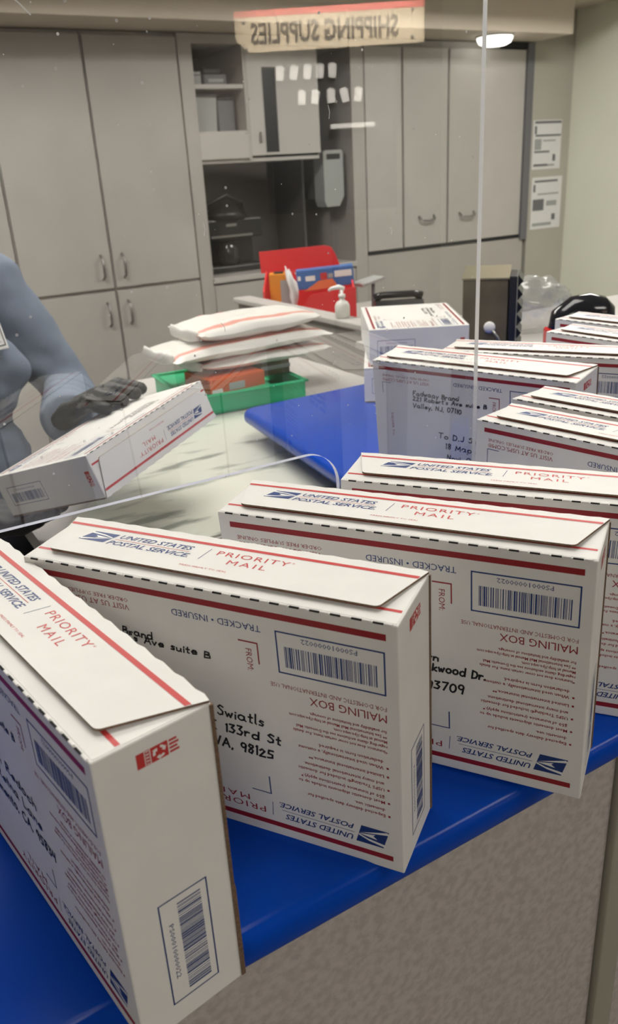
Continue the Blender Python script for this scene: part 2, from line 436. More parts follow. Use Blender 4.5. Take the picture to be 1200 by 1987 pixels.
troffer('lit ceiling troffer behind the clerk in front of the tall cabinets', 0.2, 2.2, 1.2, 0.6, 'diffb')
troffer('lit lobby ceiling troffer right of the camera', 1.9, -1.7, 1.2, 0.6, 'diffl')
troffer('lit lobby ceiling troffer left of the camera', -0.9, -1.9, 1.2, 0.6, 'diffl')

# ---------------------------------------------------------------- back wall cabinets
YW = 3.6
def handle(mb, x, z0, z1, y):
    mb.tube([(x, y, z0), (x, y-.028, z0+.012), (x, y-.032, (z0+z1)/2), (x, y-.028, z1-.012), (x, y, z1)], 0.006, 'steel', n=8)
def tall_cabinet(label, x0, x1, hx, hx2=None):
    t = thing('tall_cabinet', label, 'cabinet', ((x0+x1)/2, YW, 0), group='tall storage cabinets on the back wall')
    cx = (x0+x1)/2
    b = MB(); b.box(x0-cx, x1-cx, 0.022, 0.58, 0.0, 2.03, 'cab'); b.build('cabinet_body', t)
    k = MB(); k.box(x0-cx+.01, x1-cx-.01, 0.012, 0.0215, 0, .08, 'dark'); k.build('kick_plate', t)
    for (z0, z1, hz) in ((0.955, 2.015, (1.0, 1.108)), (0.095, 0.94, (.78, .89))):
        for (a, c_, h) in ([(x0, x1, hx)] if hx2 is None else [(x0, cx, hx), (cx, x1, hx2)]):
            d = MB(); d.box(a-cx+.004, c_-cx-.004, 0, 0.02, z0, z1, 'cab', bev=0.002)
            do = d.build('door', t)
            hb = MB(); handle(hb, h-cx, hz[0], hz[1], 0.001); hb.build('handle', do)
    return t
tall_cabinet('grey tall cabinet at the left frame edge, behind the clerk shoulder', 0.37, 0.803, .42)
tall_cabinet('grey tall cabinet behind the clerk arm, handle near its right edge', 0.807, 1.236, 1.186)
tall_cabinet('grey tall cabinet left of the open coffee nook, handle near its left edge', 1.240, 1.680, 1.29)

# open unit with shelves and the coffee nook
t = thing('open_shelf_unit', 'grey built-in unit with open shelves above a dark coffee nook', 'cabinet', (2.2, YW, 0))
b = MB()
def ub(x0, x1, y0, y1, z0, z1, m, bev=0.0): b.box(x0-2.2, x1-2.2, y0-YW, y1-YW, z0, z1, m, bev)
ub(1.684, 1.752, 3.60, 4.18, 0, 2.03, 'cab'); ub(2.63, 2.71, 3.60, 4.18, 0, 2.03, 'cab')
ub(1.752, 2.63, 4.12, 4.18, 0.0, 2.03, 'cabin'); ub(1.752, 2.63, 3.602, 4.12, 1.99, 2.03, 'cab')
ub(2.012, 2.03, 3.604, 4.12, 1.49, 1.99, 'cab'); ub(2.425, 2.437, 3.80, 4.12, .945, 1.49, 'cabin'); ub(2.425, 2.437, 3.625, 4.12, 1.49, 1.99, 'cabin')
b.build('cabinet_body', t)
for z in (1.822, 1.62):
    s = MB(); s.box(1.752-2.2, 2.012-2.2, .01, .5, z-.018, z, 'cab2'); s.build('shelf', t)
s = MB(); s.box(1.752-2.2, 2.012-2.2, 0.0, .02, 1.495, 1.605, 'cab2', bev=.002); s.build('drawer_front', t)
s = MB(); s.box(1.752-2.2, 2.43-2.2, 0.02, .5, 1.478, 1.494, 'cab2'); s.build('bottom_board', t)
d = MB()
d.box(2.03-2.2, 2.112-2.2, 0.002, .022, 1.505, 1.985, 'cab2'); d.box(2.187-2.2, 2.43-2.2, 0.002, .022, 1.505, 1.985, 'cab2')
d.box(2.112-2.2, 2.187-2.2, 0.002, .022, 1.895, 1.985, 'cab2'); d.box(2.112-2.2, 2.187-2.2, 0.002, .022, 1.505, 1.517, 'cab2')
do = d.build('door', t)
w = MB(); w.box(2.112-2.2, 2.187-2.2, 0.008, .012, 1.517, 1.895, 'black'); w.build('dark_pane', do)
w = MB(); w.box(2.078-2.2, 2.084-2.2, -.014, .003, 1.56, 1.61, 'steel', bev=.002); w.build('handle', do)
c = MB(); c.box(1.752-2.2, 2.63-2.2, -.012, .52, .915, .943, 'cab2', bev=.003); c.build('nook_worktop', t)
for x0, x1 in ((1.756, 2.185), (2.19, 2.626)):
    d = MB(); d.box(x0-2.2, x1-2.2, 0, .02, .095, .905, 'cab', bev=.002); d.build('door', t)

# coffee machine
t = thing('coffee_machine', 'black coffee machine standing in the dark nook', 'coffee machine', (1.945, 3.84, .9432))
b = MB()
b.box(-.185, .185, -.10, .14, 0, .035, 'black', bev=.006); b.box(-.185, .185, .03, .14, .035, .25, 'black', bev=.008)
b.box(-.185, .185, -.10, .14, .17, .27, 'black', bev=.01); b.build('machine_body', t)
l = MB(); l.tube([(0, 0, .268), (0, 0, .30), (0, 0, .335), (0, 0, .36)], [.135, .125, .09, .03], 'black', n=20); l.build('hopper_lid', t)
l = MB(); l.tube([(-.11, -.02, .27), (-.10, -.05, .345), (0, -.06, .385), (.10, -.05, .345), (.11, -.02, .27)], .012, 'black', n=8); l.build('carry_handle', t)
p = MB(); p.box(-.03, .03, -.103, -.099, .232, .246, 'steel'); p.box(-.12, .12, -.104, -.099, .18, .19, 'steel'); p.build('front_trim', t)
p = MB(); p.lathe([(.05, 0), (.062, .02), (.064, .075), (.05, .10), (.045, .12)], 'gblack', X=Matrix.Translation((0, -.035, .036))); p.build('carafe', t)

# dispenser on the recess panel
t = thing('towel_dispenser', 'grey wall dispenser with dark slot right of the coffee nook', 'dispenser', (2.533, 3.645, 1.235))
b = MB(); b.prism([(-.062, .03), (-.062, .27), (-.05, .28), (.05, .28), (.062, .27), (.062, .05), (.03, 0), (-.05, 0)], .10, 'pgrey', X=frame((0, 0, 0), (1, 0, 0), (0, 0, 1))); b.build('dispenser_body', t)
b = MB(); b.box(-.042, .042, -.002, .002, .235, .262, 'black'); b.build('slot', t)
b = MB(); b.box(-.05, .05, .10, .470, 0.04, .24, 'cabin'); b.build('mount_panel', t)

# things on the open shelves
t = thing('storage_bin', 'grey bin on the lower open shelf above the white drawer front', 'bin', (1.83, 3.78, 1.62))
b = MB(); b.prism([(-.05, 0), (.055, 0), (.065, .155), (-.06, .155)], .2, 'pgrey', X=frame((0, -.1, 0), (1, 0, 0), (0, 0, 1))); b.build('bin_body', t)
b = MB(); b.box(-.065, .07, -.105, .105, .155, .165, 'greyprint', bev=.002); b.build('lid', t)
t = thing('black_bin', 'dark container beside the grey bin on the lower open shelf', 'bin', (1.945, 3.78, 1.62))
b = MB(); b.box(-.045, .045, -.1, .1, 0, .14, 'greyprint', bev=.006); b.build('bin_body', t)
b = MB(); b.box(-.048, .048, -.103, .103, .14, .152, 'black', bev=.003); b.build('lid', t)
t = thing('file_tray', 'small pale grey carton on the upper open shelf, left end', 'carton', (1.79, 3.75, 1.822))
b = MB(); b.box(-.03, .03, -.08, .08, 0, .06, 'pgrey', bev=.003); b.build('carton_body', t)
b = MB(); b.box(-.031, .031, -.081, .081, .042, .048, 'greyprint'); b.build('tape_band', t)
t = thing('label_printer', 'dark squat device in the middle of the upper open shelf', 'device', (1.90, 3.76, 1.822))
b = MB(); b.box(-.06, .06, -.08, .08, 0, .05, 'greyprint', bev=.006); b.box(-.05, .05, -.05, .08, .05, .085, 'black', bev=.01); b.build('device_body', t)
b = MB(); b.box(-.04, .04, -.083, -.078, .015, .03, 'pgrey'); b.build('paper_slot', t)

# locker wall with tambour doors
t = thing('locker_bank', 'pale grey bank of tall lockers on the right half of the back wall', 'lockers', (3.3, YW, 0))
b = MB()
def lb(x0, x1, y0, y1, z0, z1, m, bev=0.0, B=None): (B or b).box(x0-3.3, x1-3.3, y0, y1, z0, z1, m, bev)
lb(2.714, 3.90, .026, .58, 0, 2.03, 'cab'); lb(3.868, 3.92, -.012, .026, .95, 2.03, 'greyprint')
lb(2.714, 3.868, .004, .026, .964, .978, 'dark'); lb(3.68, 3.868, -.006, .026, 2.0, 2.03, 'dark')
lb(2.714, 3.90, 0.002, .026, .06, .96, 'cab')
b.build('locker_frame', t)
for x0, x1, hx in ((2.718, 2.958, None), (2.970, 3.279, 3.128), (3.291, 3.864, 3.43)):
    d = MB(); lb(x0, x1, 0, .022, .982, 1.995, 'cab2', .003, d); do = d.build('locker_door', t)
    if hx:
        h = MB(); h.tube([(hx-3.3-.055, 0, 1.145), (hx-3.3-.045, -.025, 1.125), (hx-3.3, -.028, 1.118), (hx-3.3+.045, -.025, 1.125), (hx-3.3+.055, 0, 1.145)], .006, 'steel', n=8); h.build('handle', do)

# round lamp under the soffit
t = thing('soffit_lamp', 'small round lit lamp under the soffit near the locker top', 'lamp', (3.475, 3.45, 2.035))
b = MB(); b.lathe([(.10, -.008), (.102, 0)], 'white'); b.build('lamp_base', t)
b = MB(); b.lathe([(.02, -.05), (.06, -.047), (.085, -.036), (.095, -.018), (.096, -.008)], 'lampglow'); b.build('lamp_lens', t)

# notices on the wall
def notice(name, label, x0, x1, z0, z1, rows):
    t = thing(name, label, 'notice', ((x0+x1)/2, 3.598, z0))
    w = (x1-x0)/2; h = z1-z0
    b = MB(); b.box(-w, w, -.001, .0015, 0, h, 'paper'); b.build('sheet', t)
    p = MB(); X = frame((0, -.0014, 0), (1, 0, 0), (0, 0, 1))
    for (a0, a1, b0, b1, m) in rows: rect(p, X, -w+a0*2*w, -w+a1*2*w, h*b0, h*b1, m)
    p.build('printed_rows', t)
notice('wall_notice_sheet', 'upper white printed notice on the beige wall beside the lockers', 3.945, 4.185, 1.35, 1.625,
       [(.05,.98,.93,.98,'greyprint'),(.05,.12,.72,.88,'greyprint'),(.08,.98,.67,.71,'greyprint'),(.06,.3,.40,.62,'pgrey'),(.35,.8,.57,.6,'pgrey'),(.06,.6,.34,.38,'greyprint'),(.72,.82,.16,.30,'greyprint'),(.05,.55,.06,.11,'greyprint'),(.55,.8,.06,.1,'pgrey')])
notice('wall_notice_sheet', 'lower white printed notice on the beige wall beside the lockers', 3.955, 4.215, 1.0, 1.305,
       [(.08,.85,.9,.94,'greyprint'),(.05,.12,.72,.86,'greyprint'),(.2,.9,.66,.69,'pgrey'),(.05,.42,.36,.58,'greyprint'),(.5,.85,.44,.54,'pgrey'),(.7,.82,.16,.28,'greyprint'),(.06,.7,.06,.12,'pgrey')])

# ---------------------------------------------------------------- counter
ZC = 1.05
def counter_top():
    # plan outline: customer counter plus the deeper right wing with a rounded inner corner
    pts = [(-2.2, -0.012), (2.4, -0.012), (2.4, .925)]
    cx, cy, r = .60, .90, .028
    pts += [(cx + r*math.cos(math.radians(a)), cy + r*math.sin(math.radians(a))) for a in range(90, 185, 12)]
    pts += [(.528, .52), (.50, .462), (-2.2, .462)]
    bm = bmesh.new()
    vs = [bm.verts.new((x, y, ZC)) for x, y in pts]
    f = bm.faces.new(vs)
    ex = bmesh.ops.extrude_face_region(bm, geom=[f])
    for g in ex['geom']:
        if isinstance(g, bmesh.types.BMVert): g.co.z -= 0.024
    bmesh.ops.recalc_face_normals(bm, faces=bm.faces)
    ed = [e for e in bm.edges if abs(e.verts[0].co.z - e.verts[1].co.z) < 1e-6]
    bmesh.ops.bevel(bm, geom=ed, offset=.0105, segments=5, profile=.5, affect='EDGES')
    mb = MB(); mb.frombm(bm, 'blue_lam')
    o = mb.build('counter_top'); smooth_by_angle(o, 35)
    return o
ct_top = counter_top()

t = thing('service_counter', 'service counter with glossy blue top and speckled greige front carrying the boxes', 'counter', (0, 0, 0))
ct_top.parent = t
b = MB(); b.box(-2.15, .429, .012, .034, .0, 1.0255, 'greige'); b.build('front_panel', t)
b = MB(); b.box(.431, .456, .006, .034, .0, 1.0255, 'trim', bev=.002); b.build('trim_strip', t)
b = MB(); b.box(.4575, .463, .02, .034, .0, 1.0255, 'dark'); b.box(.463, 2.35, .014, .034, .0, 1.0255, 'greige'); b.build('side_panel', t)
b = MB(); b.box(-2.1, .45, .40, .45, .0, 1.0255, 'cab'); b.box(1.00, 2.3, .86, .90, .0, 1.0255, 'cab'); b.box(1.00, 1.04, .45, .86, 0, 1.0255, 'cab'); b.build('back_panel', t)

t = thing('back_ledge', 'pale grey ledge behind the right wing of the blue counter', 'ledge', (1.7, 1.1, 0))
b = MB(); b.box(-.66, .7, -.172, .16, 1.030, 1.0502, 'cab2', bev=.003); b.build('ledge_top', t)
b = MB(); b.box(-.64, .68, -.12, .14, 0, 1.030, 'cab'); b.build('ledge_base', t)

# lower clerk work surface with the printed mat
t = thing('clerk_desk', 'lower clerk work surface behind the blue counter, under the green tray', 'desk', (.56, 1.05, 0))
def dk(B, x0, x1, y0, y1, z0, z1, m, bev=0): B.box(x0-.56, x1-.56, y0-1.05, y1-1.05, z0, z1, m, bev)
b = MB(); b.prism([(-.39, -.475), (.43, -.475), (.43, .45), (-.06, .45), (-.16, -.06), (-.39, -.09)], .029, 'cab2', X=Matrix.Translation((0, 0, .994))); b.build('desk_top', t)
b = MB(); dk(b, .52, .55, 1.3, 1.47, 0, .965, 'cab'); dk(b, .54, .57, .68, .84, 0, .965, 'cab'); dk(b, .95, .98, .95, 1.45, 0, .965, 'cab'); b.build('desk_leg', t)
b = MB(); X = Matrix.Translation((-.56, -1.05, 0))
pl = [(.185, .70), (.19, .58), (.90, .58), (.90, 1.08), (.46, 1.08), (.40, .96)]
b.prism(pl, .0028, 'mat', X=X @ Matrix.Translation((0, 0, .9975)))
tag(b.build('desk_mat'), 'pale printed work mat on the clerk desk in front of the green tray', 'mat').location = (.56, 1.05, 0)

# ---------------------------------------------------------------- acrylic screen
GY = .3164          # front face of the screen
def screen():
    y0, y1 = GY, GY+.0056
    zb, r, xr, xl = 1.1763, 0.034, 0.386, -.68
    out = [(-.95, 1.051), (-.95, 1.95), (0.5583, 1.95), (0.5583, 1.051), (xr, 1.051), (xr, zb-r)]
    out += [(xr-r+r*math.cos(math.radians(a)), zb-r+r*math.sin(math.radians(a))) for a in range(9, 91, 9)]
    out += [(xl+r+r*math.cos(math.radians(a)), zb-r+r*math.sin(math.radians(a))) for a in range(90, 181, 9)]
    out += [(xl, 1.051)]
    mb = MB(); X = frame((0, y0, 0), (1, 0, 0), (0, 0, 1))   # local z = -y
    n = len(out)
    # faces split so the concave outline triangulates well: ngon via bmesh
    bm = bmesh.new(); vs = [bm.verts.new((x, y, 0)) for x, y in out]; f = bm.faces.new(vs)
    bmesh.ops.triangulate(bm, faces=[f]); bm.verts.index_update()
    tri = [[v.index for v in ff.verts] for ff in bm.faces]; bm.free()
    fr = [(x, y, 0) for x, y in out]; bk = [(x, y, -(y1-y0)) for x, y in out]
    mb.add(fr, tri, 'acrylic', X=X); mb.add(bk, [q[::-1] for q in tri], 'acrylic_in', X=X)
    mb.add(fr+bk, [(i, n+i, n+(i+1) % n, (i+1) % n) for i in range(n)], 'acedge', X=X)
    return mb.build('acrylic_screen')
scr = screen()
tag(scr, 'clear acrylic counter screen with a rounded pass-through cutout and dust specks', 'screen')
sx = MB()
rs = random.Random(3)
def scratch(pts, w):
    for p, q in zip(pts, pts[1:]):
        d = Vector((q[0]-p[0], q[1]-p[1])); nrm = Vector((-d.y, d.x)).normalized()*w/2
        sx.add([(p[0]+nrm.x, .3160, p[1]+nrm.y), (p[0]-nrm.x, .3160, p[1]-nrm.y), (q[0]-nrm.x, .3160, q[1]-nrm.y), (q[0]+nrm.x, .3160, q[1]+nrm.y)], [(0, 1, 2, 3)], 'white')
pts = [(0.1264, 1.5464), (0.138, 1.5415), (0.1447, 1.5367), (0.1505, 1.5338), (0.1573, 1.529), (0.1641, 1.5222)]
scratch(pts, .0009)
for i in range(5):
    x, z = rs.uniform(.2, .5), rs.uniform(1.25, 1.5); a = rs.uniform(-1.9, -1.2); L = rs.uniform(.005, .012)
    scratch([(x, z), (x+L*math.cos(a)*.6+.001, z+L*math.sin(a)*.5), (x+L*math.cos(a), z+L*math.sin(a))], .0005)
for i in range(60):
    x, z, r = rs.uniform(-.05, .56), rs.uniform(1.19, 1.56), rs.choice([.0004, .0005, .0006, .0011])
    sx.add([(x+r*math.cos(k*1.047), .3160, z+r*math.sin(k*1.047)) for k in range(6)], [tuple(range(6))], 'white')
tag(sx.build('scratches', scr), 'white scratches and dust on the pane', kind='stuff')

# ---------------------------------------------------------------- mailing boxes
W, D, H = .2397, .0556, .1638
mm = .001
def eagle(mb, X, a0, a1, b0, b1, sh=.18):
    w, h = a1-a0, b1-b0
    def P(u, v): return (a0 + (u*(1-sh) + v*sh)*w, b0+v*h)
    def pg(pts, m, z): mb.add([(*P(u, v), z) for u, v in pts], [list(range(len(pts)))], m, X=X)
    pg([(0, 0), (1, 0), (1, 1), (0, 1)], 'navy', 0)
    pg([(-.06, .94), (.55, .80), (.98, .60), (1.0, .52), (.62, .68), (-.02, .80)], 'white', .00003)
    pg([(1.0, .50), (.30, .62), (.48, .46), (.42, .36)], 'white', .00003)
    pg([(.98, .44), (.06, .04), (-.02, .12), (.0, .18)], 'white', .00003)
def barcode(mb, X, a0, a1, b0, b1, seed, vert=False):
    r = random.Random(seed); p = 0.0; items = []
    while p < 1.0:
        w = r.choice([.007, .007, .013, .019]); items.append((p, min(p+w, 1.0))); p += w + r.choice([.007, .007, .012, .018])
    for s, e in items:
        if vert: rect(mb, X, a0, a1, b0+s*(b1-b0), b0+e*(b1-b0), 'navy')
        else: rect(mb, X, a0+s*(a1-a0), a0+e*(a1-a0), b0, b1, 'navy')

def box_body():
    mb = MB('card')
    bm = bmesh.new(); bmesh.ops.create_cube(bm, size=1.0)
    for v in bm.verts: v.co = Vector((v.co.x*W, v.co.y*D, (v.co.z+.5)*H))
    bmesh.ops.bevel(bm, geom=list(bm.edges), offset=.0009, segments=2, profile=.5, affect='EDGES')
    mb.frombm(bm, 'card')
    e = .00012
    # perforation gaps along the front top edge, little nubs of card between them
    x = -W/2+.006; k = 0
    while x < W/2-.008:
        mb.box(x, x+.0056, -D/2-.0002, -D/2+.0007, H-.0007, H+.00010, 'slot')
        mb.box(x+.0060, x+.0106, -D/2-.0005, -D/2+.0010, H-.0007, H+.0005, 'card', bev=.0003, seg=1)
        x += .0116
    # front label, printed upside down on the standing box: a = -x, b = H - z
    X = frame((0, -D/2-e, H), (-1, 0, 0), (0, 0, -1))
    def B(z): return H - z*mm
    def A(x): return -x*mm
    rect(mb, X, A(113.3), A(-111.3), B(158), B(154.2), 'shade_red'); rect(mb, X, A(113.3), A(-111.3), B(11), B(7.3), 'shade_red')
    border(mb, X, A(112.5), A(50.0), B(147.6), B(121.3), .0009, 'navy')
    text(mb, X, 'PS00010000022', A(97.3), A(65.2), B(145.2), B(142.2), 'navy', res=1)
    barcode(mb, X, A(107.8), A(54.8), B(138.6), B(125.6), 5)
    text(mb, X, 'FOR DOMESTIC AND INTERNATIONAL USE', A(112.4), A(44), B(114.3), B(111.6), 'shade_red', res=1)
    text(mb, X, 'MAILING BOX', A(112.3), A(67.5), B(109.4), B(104.3), 'shade_red', res=2)
    paras = [(98.4,'for availability and limitations of coverage.',0),(95.2,'** See International Mail Manual at http://pe.usps.com',0),(91.9,'Manual at http://pe.usps.com.',0),(88.6,'regarding claims exclusions see the Domestic Mail',0),(85.3,'*Insurance does not cover certain items. For details',0),
             (78.3,'declaration form is required.',0),(74.3,'When used internationally, a customs',1),(68.4,'Limited international insurance.**',1),(63.1,'and many international destinations.',0),(59.1,'USPS Tracking\u00ae included for domestic',1),
             (53.9,'$50 of insurance (restrictions apply).*',0),(49.8,'Most domestic shipments include up to',1),(44.5,'domestic use.',0),(40.4,'Expected delivery date specified for',1)]
    for z, s, bl in paras:
        small = z > 80
        text_h(mb, X, s, A(112.0 if small else 109.4), B(z+.9), .0020 if small else .0022, 'shade_red', wide=.98 if small else 1.12, res=1, bold=.02)
        if bl: rect(mb, X, A(112.4), A(111.1), B(z+.7), B(z-.6), 'shade_red')
    eagle(mb, X, A(111.2), A(90.4), B(28.2), B(15.3))
    text(mb, X, 'UNITED STATES', A(88.6), A(44.0), B(19.4), B(15.2), 'navy', shear=.3, bold=.018)
    text(mb, X, 'POSTAL SERVICE.', A(89.6), A(40.8), B(27.5), B(23.6), 'navy', shear=.3, bold=.018)
    rect(mb, X, A(89.6), A(42), B(21.6), B(21.3), 'navy')
    mb.add([(A(36.4), B(26.0), 0), (A(36.0), B(26.0), 0), (A(35.2), B(15.6), 0), (A(35.6), B(15.6), 0)], [(0, 1, 2, 3)], 'navy', X=X)
    text(mb, X, 'PRIORITY', A(30.6), A(-17), B(20.6), B(16.0), 'shade_red', space=1.15)
    text(mb, X, 'MAIL', A(20.0), A(-6), B(26.6), B(22.4), 'shade_red', space=1.3)
    # FROM bracket with sideways wording, TO bracket
    rect(mb, X, A(38.6), A(26.3), B(137.4), B(136.5), 'shade_red'); rect(mb, X, A(38.6), A(37.8), B(136.5), B(123.8), 'shade_red')
    Xd = frame((0, -D/2-e, 0), (0, 0, -1), (1, 0, 0))         # reads downward on the standing box: a = -z, b = x
    text(mb, Xd, 'FROM:', -132.6*mm, -118.4*mm, 30.4*mm, 34.2*mm, 'shade_red')
    rect(mb, X, A(36.2), A(35.4), B(45.2), B(32.6), 'navy'); rect(mb, X, A(36.2), A(22.8), B(32.6), B(31.9), 'navy')
    rect(mb, X, A(-96), A(-107.6), B(139.8), B(139.2), 'navy'); rect(mb, X, A(-107), A(-107.6), B(139.2), B(127), 'navy')
    text(mb, Xd, 'DELIVER TO:', -103.5*mm, -75*mm, -98*mm, -95*mm, 'shade_red', res=1)
    text(mb, X, 'TRACKED \u2022 INSURED', A(41.4), A(-15.7), B(148.4), B(144.3), 'navy')
    text(mb, X, 'VISIT US AT USPS.COM\u00ae', A(-45.6), A(-107), B(144.8), B(141.0), 'shade_red')
    text(mb, X, 'ORDER FREE SUPPLIES ONLINE', A(-45.4), A(-107), B(149.0), B(146.4), 'shade_red', res=1)
    # right end: recycling emblem and upright bar code
    Xe = frame((W/2+e, 0, 0), (0, 1, 0), (0, 0, 1))
    border(mb, Xe, -10.8*mm, 14.5*mm, 13.2*mm, 75.6*mm, .0007, 'navy')
    barcode(mb, Xe, -1.6*mm, 10.6*mm, 17.3*mm, 71.2*mm, 9, True)
    Xev = frame((W/2+e, 0, 0), (0, 0, -1), (0, 1, 0))
    text(mb, Xev, 'PS00010000022', -61.2*mm, -27.6*mm, -7.0*mm, -4.6*mm, 'navy', res=1)
    rect(mb, Xe, -9.2*mm, -5.6*mm, 149.6*mm, 157*mm, 'red')
    border(mb, Xe, -5.2*mm, -3.2*mm, 149.6*mm, 157*mm, .0003, 'red')
    for k in range(4): rect(mb, Xe, -4.9*mm, -3.5*mm, (150.4+k*1.6)*mm, (151.3+k*1.6)*mm, 'red')
    rect(mb, Xe, -2.7*mm, 5.3*mm, 149.6*mm, 157*mm, 'red')
    for k in range(3):                                       # three chasing arrows, knocked out in white
        t0 = math.radians(90+120*k); pts = []
        c = (1.3*mm, 153.3*mm)
        def pc(r, t): return (c[0]+r*math.cos(t), c[1]+r*math.sin(t), .00003)
        out = [pc(.0031, t0-.2-.22*j) for j in range(5)]; inn = [pc(.0019, t0-.2-.22*j) for j in range(5)]
        for j in range(4): mb.add([out[j], out[j+1], inn[j+1], inn[j]], [(3, 2, 1, 0)], 'white', X=Xe)
        mb.add([pc(.0038, t0-1.05), pc(.0012, t0-1.05), pc(.0026, t0-1.75)], [(0, 1, 2)], 'white', X=Xe)
    for k in range(4): rect(mb, Xe, 5.9*mm, (10.4 - .8*(k % 2))*mm, (150.0+k*1.85)*mm, (151.1+k*1.85)*mm, 'red')
    return mb

def box_flap():
    # closing flap on the top: trapezoid, hinged at the back edge and lifted a little at the front
    mb = MB(); t = .0012
    yb, yf = D/2, -D/2+.0095
    n = 42
    pts = []
    r = .004
    def corner(cx, cy, a0, a1): return [(cx+r*math.cos(math.radians(a0+(a1-a0)*k/5)), cy+r*math.sin(math.radians(a0+(a1-a0)*k/5))) for k in range(6)]
    xf = W/2-.0125
    pts += corner(-xf+r, yf+r, 190, 270) + corner(xf-r, yf+r, 270, 350)
    for k in range(n+1):
        x = W/2 - W*k/n
        pts.append((x, yb + .0006*math.sin(k*2*math.pi/3.0) if 0 < k < n else yb-.0008))
    lift = .0017; L = yb-yf
    ang = math.asin(lift/L)
    X = Matrix.Translation((0, yb, H+t+.0003)) @ Matrix.Rotation(-ang, 4, 'X') @ Matrix.Translation((0, -yb, 0))
    mb.prism(pts, t, 'card', X=X, msides='kraft')
    Xt = X @ Matrix.Translation((0, 0, .00012))
    # print on the flap
    s0 = 17.0*mm; s1 = 20.0*mm
    def xe(y): return W/2 - (yb-y)/L*.0125 - .0004
    mb.add([(-xe(s0), s0, 0), (xe(s0), s0, 0), (xe(s1), s1, 0), (-xe(s1), s1, 0)], [(0, 1, 2, 3)], 'red', X=Xt)
    eagle(mb, Xt, -97.5*mm, -74*mm, -.8*mm, 11.6*mm, sh=.2)
    text(mb, Xt, 'UNITED STATES', -72*mm, -19.6*mm, 7.0*mm, 12.2*mm, 'navy', shear=.3, bold=.018)
    text(mb, Xt, 'POSTAL SERVICE.', -76*mm, -17.6*mm, -1.9*mm, 3.3*mm, 'navy', shear=.3, bold=.018)
    rect(mb, Xt, -73.5*mm, -20*mm, 5.0*mm, 5.4*mm, 'red')
    mb.add([(-10.4*mm, -1.4*mm, 0), (-10.0*mm, -1.4*mm, 0), (-8.4*mm, 12.8*mm, 0), (-8.8*mm, 12.8*mm, 0)], [(0, 1, 2, 3)], 'navy', X=Xt)
    text(mb, Xt, 'PRIORITY', -2.6*mm, 44*mm, 6.6*mm, 12.0*mm, 'red', space=1.15)
    text(mb, Xt, '\u00ae', 45*mm, 47*mm, 10*mm, 12*mm, 'red', res=1)
    text(mb, Xt, 'MAIL', 8.6*mm, 33.4*mm, -2.2*mm, 3.0*mm, 'red', space=1.3)
    text(mb, Xt, 'PRESS FIRMLY TO SEAL', -17*mm, 14*mm, -11.6*mm, -10.0*mm, 'red', res=1)
    return mb

def box_tuck():
    # inner flap lying on the top, seen as white corners beside the closing flap; its red stripe near the front
    mb = MB()
    mb.box(-W/2+.0012, W/2-.0012, -D/2+.0016, D/2-.002, H-.0004, H+.0002, 'card')
    X = Matrix.Translation((0, 0, H+.0003))
    rect(mb, X, -W/2+.002, W/2-.002, -D/2+.0118, -D/2+.0142, 'red')
    return mb
def box_edge(sgn):
    # corrugated back panel edge standing proud at one end, with the stepped cut of the locking flap
    mb = MB(); x = sgn*W/2
    a, b = sorted((x-sgn*.002, x+sgn*.0008))
    X = frame((a, 0, 0), (0, 1, 0), (0, 0, 1))
    mb.prism([(D/2-.0012, .001), (D/2+.0010, .001), (D/2+.0010, .058), (D/2+.0004, .062), (D/2+.0004, H-.0006), (D/2-.0012, H-.0006)], -(b-a), 'kraft', X=X)
    return mb
ME_BODY = box_body().mesh('body'); ME_FLAP = box_flap().mesh('closing_flap')
ME_TUCK = box_tuck().mesh('tuck_flap'); ME_E1 = box_edge(1).mesh('corrugated_edge'); ME_E2 = box_edge(-1).mesh('corrugated_edge')
box_proto = None
def mailing_box(label, loc, R, scale=(1, 1, 1), group='white mailing boxes on the counter', writing=None):
    """one box: an Empty at its base, with body, flaps and its own handwriting"""
    global box_proto
    if box_proto is None:
        root = bpy.data.objects.new('mailing_box', None); COL.objects.link(root); root.empty_display_size = .03
        for nm, me in (('body', ME_BODY), ('closing_flap', ME_FLAP), ('tuck_flap', ME_TUCK), ('corrugated_edge', ME_E1), ('corrugated_edge', ME_E2)):
            o = bpy.data.objects.new(nm, me); COL.objects.link(o); o.parent = root
        box_proto = root
    else:
        root = box_proto.copy(); COL.objects.link(root)
        for ch in list(box_proto.children):
            if ch.name.startswith('handwritten'): continue
            c = ch.copy(); COL.objects.link(c); c.parent = root
    mwd = Matrix.Identity(4)
    for i in range(3):
        for j in range(3): mwd[i][j] = R[i][j]*scale[j]
        mwd[i][3] = loc[i]
    root.matrix_world = mwd
    tag(root, label, 'box', group)
    if writing:
        mb = MB('ink'); X = frame((0, -D/2-.00022, 0), (1, 0, 0), (0, 0, 1)); rnd = random.Random(sum(map(ord, label)))
        for (s, x, z, h, w, sl, th) in writing:
            handwrite(mb, X, s, x*mm, z*mm, h*mm, w*mm, sl, th*mm, rnd=rnd)
        o = mb.build('handwritten_address', root)
        o['label'] = 'black marker handwriting'
    return root
def rot3(yaw, tx, ty):
    return (Matrix.Rotation(yaw, 3, 'Z') @ Matrix.Rotation(tx, 3, 'X') @ Matrix.Rotation(ty, 3, 'Y'))
def stand(label, x, y, yaw, tx, ty, sc, writing=None, z=None):
    R = rot3(yaw, tx, ty)
    if z is None:   # rest the lowest bottom corner on the counter (corners past the counter edge do not count)
        low = 0
        for a in (-.5, .5):
            for b in (-.5, .5):
                v = R @ Vector((a*W*sc[0], b*D*sc[1], 0))
                if y+v.y > -.01: low = min(low, v.z)
        z = ZC - low + .0002
    return mailing_box(label, (x, y, z), R, sc, writing=writing)

